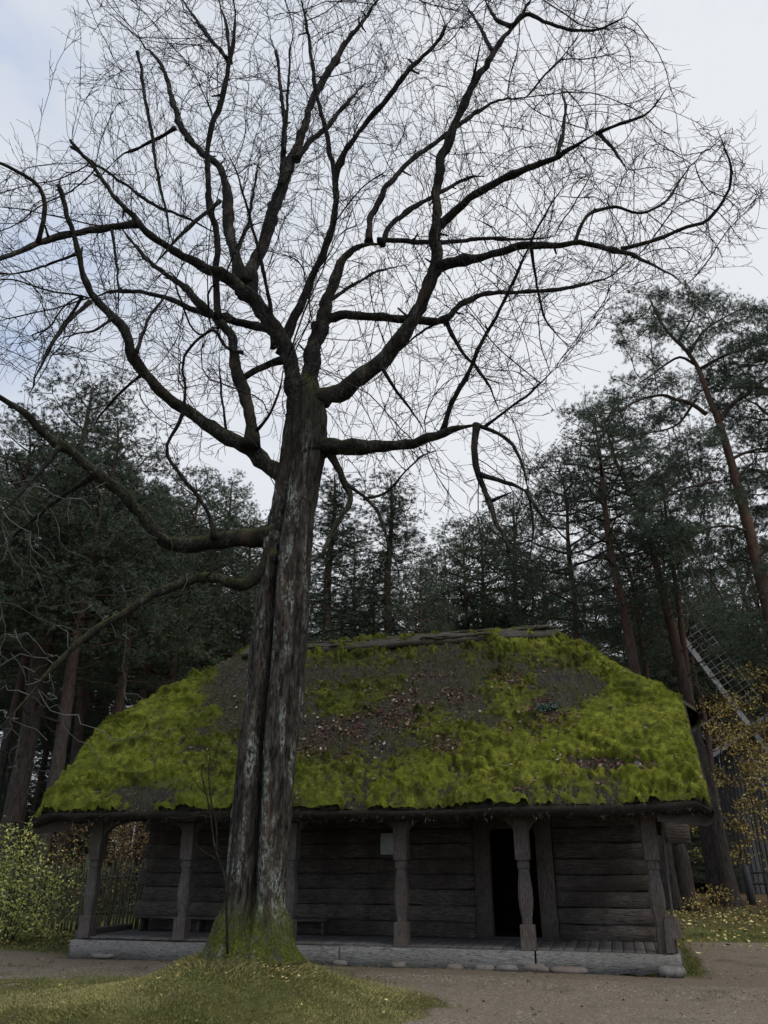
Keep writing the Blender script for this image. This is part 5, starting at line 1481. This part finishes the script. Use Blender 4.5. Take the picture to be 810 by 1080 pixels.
sapling(822, 760, 915, 27, 30, 240, 'yellow leaved branches reaching in from the right edge', 4)
sapling(738, 830, 900, 38, 22, 140, 'small golden sapling under the right eave', 5)
# russet hedge and stick fence behind the left end of the porch
for px, Y, h, lab in ((112, 25.5, 3.0, 'russet leaved shrub behind the stick fence seen through the porch end'), (86, 26, 2.6, 'russet leaved shrub beside the left eave behind the bush'), (143, 27, 3.2, 'russet leaved shrub behind the log wall corner')):
    x0 = P(px, 900, Y)[0]
    st_ = [[(.3 * cos(a), .3 * sin(a), 0, .015), (.6 * cos(a), .5 * sin(a), h * .5, .01), (.8 * cos(a), .6 * sin(a), h * .95, .004)] for a in np.linspace(0, 5.5, 6)]
    bush('russet_shrub', (x0, Y), [(0, 0, h * .6, 1.3, .8, 1.5), (.4, 0, h * .85, .9, .7, .8), (-.5, 0, h * .35, 1, .8, .9)], 420, st_, 'russet_leaf', lab, 'shrub', (.06, .11), 4)
for px, py, Y, lab in ((762, 952, 31, 'small yellow plant at the foot of the big leaning trunk'), (741, 958, 29, 'low yellow green weeds right of the dead trunk')):
    x0 = P(px, py, Y)[0]
    st_ = [[(.1 * cos(a), .1 * sin(a), 0, .006), (.25 * cos(a), .2 * sin(a), .3, .003), (.32 * cos(a), .3 * sin(a), .55, .002)] for a in np.linspace(0, 5.5, 6)]
    bush('yellow_weed', (x0, Y), [(0, 0, .35, .6, .5, .4)], 60, st_, 'gold_leaf', lab, 'plant', (.06, .12), 4, .1)
fe = tag(empty('stick_fence', (-7.2, 21.6, 0)), 'weathered fence of close upright sticks behind the left end of the porch', 'fence')
b = MB(); x = -2.6; k = 0
while x < 3.4:
    h = 1.62 + random.uniform(-.16, .12); w = random.uniform(.018, .032)
    zz_ = np.linspace(0, h, 6); q = np.stack([x + .03 * vnoise(p3(zz_ * 1.4, 0 * zz_ + k), 3), random.uniform(-.02, .02) + .02 * vnoise(p3(zz_, 0 * zz_ + k), 5), zz_], -1)
    b.tube(q, np.linspace(w, w * .7, 6), 6, True); x += random.uniform(.055, .10); k += 1
b.build('palings', M['wood_fence'], fe)
for z_ in (.45, 1.25):
    b = MB(); q = np.stack([np.linspace(-2.7, 3.5, 12), np.full(12, .06), z_ + .02 * rng.normal(size=12)], -1); b.tube(q, .035, 7, True); b.build('rail', M['wood_fence'], fe)
for x in (-2.5, -.4, 1.7, 3.3):
    b = MB(); b.tube(np.stack([np.full(5, x), np.full(5, .13), np.linspace(-.1, 1.78, 5)], -1), .065, 9, True, .1); b.build('post', M['wood_fence'], fe)
# rail fence by the big trunk at the right
x0 = P(794, 952, 34)[0]
fe = tag(empty('rail_fence', (x0, 34, 0)), 'low wooden rail fence with a pale post right of the big leaning trunk', 'fence')
for dx, w in ((0, .13), (2.2, .09), (4.4, .09)):
    b = MB(); b.tube(np.array([(dx - .05 * w, 0, -.1), (dx, 0, .6), (dx - .07, 0, 1.42)]), [w * 1.15, w, w * .9], 10, True, .1)
    q = b.build('post', M['wood_mill'], fe)
for z_ in (.75, 1.15):
    b = MB(); b.tube(np.array([(.1, -.1, z_), (2.2, -.1, z_ + .05), (4.8, -.1, z_)]), .045, 8, True, .1); b.build('rail', M['wood_mill'], fe)
# thin bare sapling at the foot of the old tree
b0 = P(240, 1003, 10.9); b0[2] = gh(b0[0], b0[1])
sp_ = tag(empty('bare_sapling', tuple(b0)), 'thin leafless sapling standing close to the left side of the old trunk', 'sapling')
mb = MB()
for pp, w0, w1 in (([(240, 1006), (239, 960), (238, 930), (233, 913), (226, 890), (222, 860), (217, 835), (212, 815)], 3.2, 1.2), ([(233, 913), (226, 905), (217, 900), (208, 893), (205, 888)], 2, 1), ([(229, 900), (228, 870), (223, 845), (220, 815), (222, 790)], 1.8, .9), ([(222, 862), (208, 860), (195, 863), (180, 862), (165, 853)], 1.6, .8), ([(218, 838), (210, 830), (203, 820)], 1.2, .7), ([(237, 935), (248, 920), (258, 905)], 1.4, .8), ([(165, 853), (160, 858), (155, 852)], .9, .6)):
    q = []
    for i_, (x, y) in enumerate(pp):
        p = P(x, y, 10.9); q.append([*p, .5 * (w0 + (w1 - w0) * i_ / (len(pp) - 1)) * mpp(p)])
    q = resample(q, .08); mb.tube(q[:, :3] - b0, q[:, 3], 5, True, .1)
mb.build('stems', M['bark_branch'], sp_)
# undergrowth at the forest edge
r_ = np.random.default_rng(5)
n = 26000
x = r_.uniform(-48, 62, n); y = 44 + r_.gamma(2, 7, n)
x = np.where(r_.uniform(0, 1, n) < .35, r_.uniform(-26, -5, n), x); y = np.where((x < -5) & (r_.uniform(0, 1, n) < .55), 27 + r_.gamma(2, 4, n), y)
hh = np.clip(1.1 + 1.9 * fbm(p3(x * .25, y * .25), 3, 71), .2, 3.2)
p = np.stack([x, y, gh(x, y) + r_.uniform(0, 1, n) ** 1.2 * hh], -1)
v, t = leaves(p, rand_dirs(n, r_), r_.uniform(.15, .42, n), .6)
tag(mk('undergrowth', v, [t], M['under_leaf'], smooth=False), 'dark undergrowth along the edge of the pine forest', 'undergrowth', kind='stuff')

# ------------------------------------------------------------------ windmill
YM = 44.0
hub = P(792, 768, YM); sc_ = mpp(hub)
mill = tag(empty('windmill', (hub[0], YM + 3.2, 0)), 'old grey wooden windmill with lattice sails half hidden behind the yellow saplings', 'windmill')
hz = hub[2]
b = MB()
nb = 8
for k in range(nb):             # eight boarded faces
    a0, a1 = 2 * pi * k / nb + pi / 8, 2 * pi * (k + 1) / nb + pi / 8
    nb_ = 9
    for j in range(nb_):
        u0, u1 = j / nb_ + .01, (j + 1) / nb_ - .01
        q = []
        for z_, R in ((0.0, 3.0), (hz - .2, 2.0)):
            for u in (u0, u1):
                for rr in (R, R - .05):
                    xa = (1 - u) * cos(a0) + u * cos(a1); ya = (1 - u) * sin(a0) + u * sin(a1)
                    q.append((rr * xa, rr * ya, z_))
        b.add(q, [[0, 2, 6, 4], [1, 5, 7, 3], [0, 4, 5, 1], [2, 3, 7, 6], [4, 6, 7, 5]])
b.build('body', M['wood_mill'], mill, smooth=False)
b = MB(); th = np.linspace(0, 2 * pi, 17)[:-1]; rings = []
for z_, R in ((hz - .35, 2.35), (hz + .5, 2.2), (hz + 1.3, 1.5), (hz + 1.9, .3)): rings.append(np.stack([R * np.cos(th), R * np.sin(th), np.full(16, z_)], -1))
v = np.array(rings); i = np.arange(3)[:, None] * 16; j = np.arange(16)[None]; k = (j + 1) % 16
b.add(v.reshape(-1, 3), np.stack([i + j, i + k, i + 16 + k, i + 16 + j], -1).reshape(-1, 4), np.stack([48 + np.arange(16), 48 + (np.arange(16) + 1) % 16, np.full(16, 48)], -1)[1:-1])
b.build('roof', M['wood_dark'], mill, smooth=False)
b = MB(); b.tube(np.array([(0, -1.5, hz), (0, -3.3, hz)]), .28, 12, True); b.build('hub', M['wood_mill'], mill)
tipv = P(727, 682, YM) - hub
a0 = math.atan2(tipv[2], tipv[0]); LEN = 6.2
for k in range(4):
    a = a0 + k * pi / 2
    b = MB(); d = np.array([cos(a), 0, sin(a)]); nrm = np.array([-sin(a), 0, cos(a)]) * -1
    c0 = np.array([0, -3.15, hz])
    def bar(p, q, w, t_):
        p, q = np.array(p, float), np.array(q, float); dd = unit(q - p); sd = np.cross(dd, [0, 1, 0])
        vv = []
        for e_ in (p, q):
            for s1, s2 in ((-1, -1), (1, -1), (1, 1), (-1, 1)): vv.append(e_ + sd * w * s1 + np.array([0, 1, 0]) * t_ * s2)
        b.add(vv, [[0, 1, 2, 3], [7, 6, 5, 4], [0, 4, 5, 1], [1, 5, 6, 2], [2, 6, 7, 3], [3, 7, 4, 0]])
    bar(c0, c0 + d * LEN, .15, .09)
    b.build('sail', M['sail_wood' if k == 0 else 'lattice_wood'], mill, smooth=False); b = MB(); sl = [q for q in mill.children if q.name.startswith('sail')][-1]
    for w in (.55, 1.05, 1.5): bar(c0 + d * 1.2 + nrm * w + [0, -.1 * w, 0], c0 + d * LEN + nrm * w + [0, -.1 * w, 0], .02, .02)
    for j in range(15):
        u = 1.2 + (LEN - 1.25) * j / 14
        bar(c0 + d * u - nrm * .25, c0 + d * u + nrm * 1.6 + [0, -.16, 0], .022, .02)
    b.build('lattice', M['lattice_wood'], sl, smooth=False)

# ------------------------------------------------------------------ sky, sun, camera
w = bpy.data.worlds.new('World'); scene.world = w; w.use_nodes = True
t = w.node_tree; N = t.nodes; Lk = t.links
for n_ in list(N): N.remove(n_)
out = N.new('ShaderNodeOutputWorld')
SUN_EL, SUN_AZ = radians(56), radians(140)     # high on the right, veiled by cloud
sky = N.new('ShaderNodeTexSky'); sky.sky_type = 'NISHITA'; sky.sun_disc = False
sky.sun_elevation = SUN_EL; sky.sun_rotation = SUN_AZ
bg1 = N.new('ShaderNodeBackground'); Lk.new(sky.outputs[0], bg1.inputs[0]); bg1.inputs[1].default_value = 0.11
tc = N.new('ShaderNodeTexCoord')
sep = N.new('ShaderNodeSeparateXYZ'); Lk.new(tc.outputs['Generated'], sep.inputs[0])
mp = N.new('ShaderNodeMapping'); Lk.new(tc.outputs['Generated'], mp.inputs[0]); mp.inputs['Scale'].default_value = (1.6, 1.6, 3.2); mp.inputs['Location'].default_value = (.3, .1, 0)
nz1 = N.new('ShaderNodeTexNoise'); Lk.new(mp.outputs[0], nz1.inputs['Vector']); nz1.inputs['Scale'].default_value = 1.9; nz1.inputs['Detail'].default_value = 6; nz1.inputs['Roughness'].default_value = .55
dot = N.new('ShaderNodeVectorMath'); dot.operation = 'DOT_PRODUCT'; Lk.new(tc.outputs['Generated'], dot.inputs[0])
bd = np.array([.46, .82, .26]); bd /= np.linalg.norm(bd); dot.inputs[1].default_value = tuple(bd)
mr = N.new('ShaderNodeMapRange'); Lk.new(dot.outputs['Value'], mr.inputs[0])
for k, x in zip((1, 2, 3, 4), (.42, .95, -.20, .62)): mr.inputs[k].default_value = x
ad = N.new('ShaderNodeMath'); ad.operation = 'MULTIPLY_ADD'; Lk.new(nz1.outputs['Fac'], ad.inputs[0]); ad.inputs[1].default_value = 1.3; Lk.new(mr.outputs[0], ad.inputs[2])
rp = N.new('ShaderNodeValToRGB'); Lk.new(ad.outputs[0], rp.inputs[0])
e = rp.color_ramp.elements
e[0].position = .38; e[0].color = (.345, .43, .585, 1); e[1].position = 1.35 if False else 1.0; e[1].color = (.63, .645, .665, 1)
q = e.new(.62); q.color = (.515, .55, .615, 1)
bg2 = N.new('ShaderNodeBackground'); Lk.new(rp.outputs[0], bg2.inputs[0])
zr = N.new('ShaderNodeMapRange'); Lk.new(sep.outputs['Z'], zr.inputs[0])  # sky overhead, above the view, brightened to add light on the ground
for k, x in zip((1, 2, 3, 4), (.86, 1.0, 1.0, 3.2)): zr.inputs[k].default_value = x
yr = N.new('ShaderNodeMapRange'); Lk.new(sep.outputs['Y'], yr.inputs[0])      # sky brightened behind the camera to light house front, trunk and mound
for k, x in zip((1, 2, 3, 4), (.25, -.6, 1.0, 1.35)): yr.inputs[k].default_value = x
ym = N.new('ShaderNodeMath'); ym.operation = 'MULTIPLY'; Lk.new(zr.outputs[0], ym.inputs[0]); Lk.new(yr.outputs[0], ym.inputs[1])
Lk.new(ym.outputs[0], bg2.inputs[1])
mx = N.new('ShaderNodeMixShader'); mx.inputs[0].default_value = .93
Lk.new(bg1.outputs[0], mx.inputs[1]); Lk.new(bg2.outputs[0], mx.inputs[2]); Lk.new(mx.outputs[0], out.inputs[0])

ld = bpy.data.lights.new('sun', 'SUN'); ld.energy = 1.5; ld.angle = radians(28); ld.color = (1, .94, .85)
lo_ = bpy.data.objects.new('sun', ld); COL.objects.link(lo_)
dv = np.array([sin(SUN_AZ) * cos(SUN_EL), cos(SUN_AZ) * cos(SUN_EL), sin(SUN_EL)])
from mathutils import Vector
lo_.rotation_euler = Vector(-dv).to_track_quat('-Z', 'Y').to_euler()
lo_.location = (0, 0, 60)

cd = bpy.data.cameras.new('camera'); cam = bpy.data.objects.new('camera', cd); COL.objects.link(cam)
cam.location = (0, 0, EYE); cam.rotation_euler = (radians(90) + TH, 0, 0)
cd.sensor_fit = 'HORIZONTAL'; cd.sensor_width = 36; cd.lens = 36 * F / 810
cd.clip_start = .05; cd.clip_end = 4000
scene.camera = cam
scene.view_settings.view_transform = 'Standard'; scene.view_settings.look = 'None'
scene.view_settings.exposure = 0.45; scene.view_settings.gamma = 1
try: scene.view_settings.use_curve_mapping = False
except Exception: pass
scene.render.resolution_x = 768; scene.render.resolution_y = 1024
scene.cycles.max_bounces = 5; scene.cycles.diffuse_bounces = 3
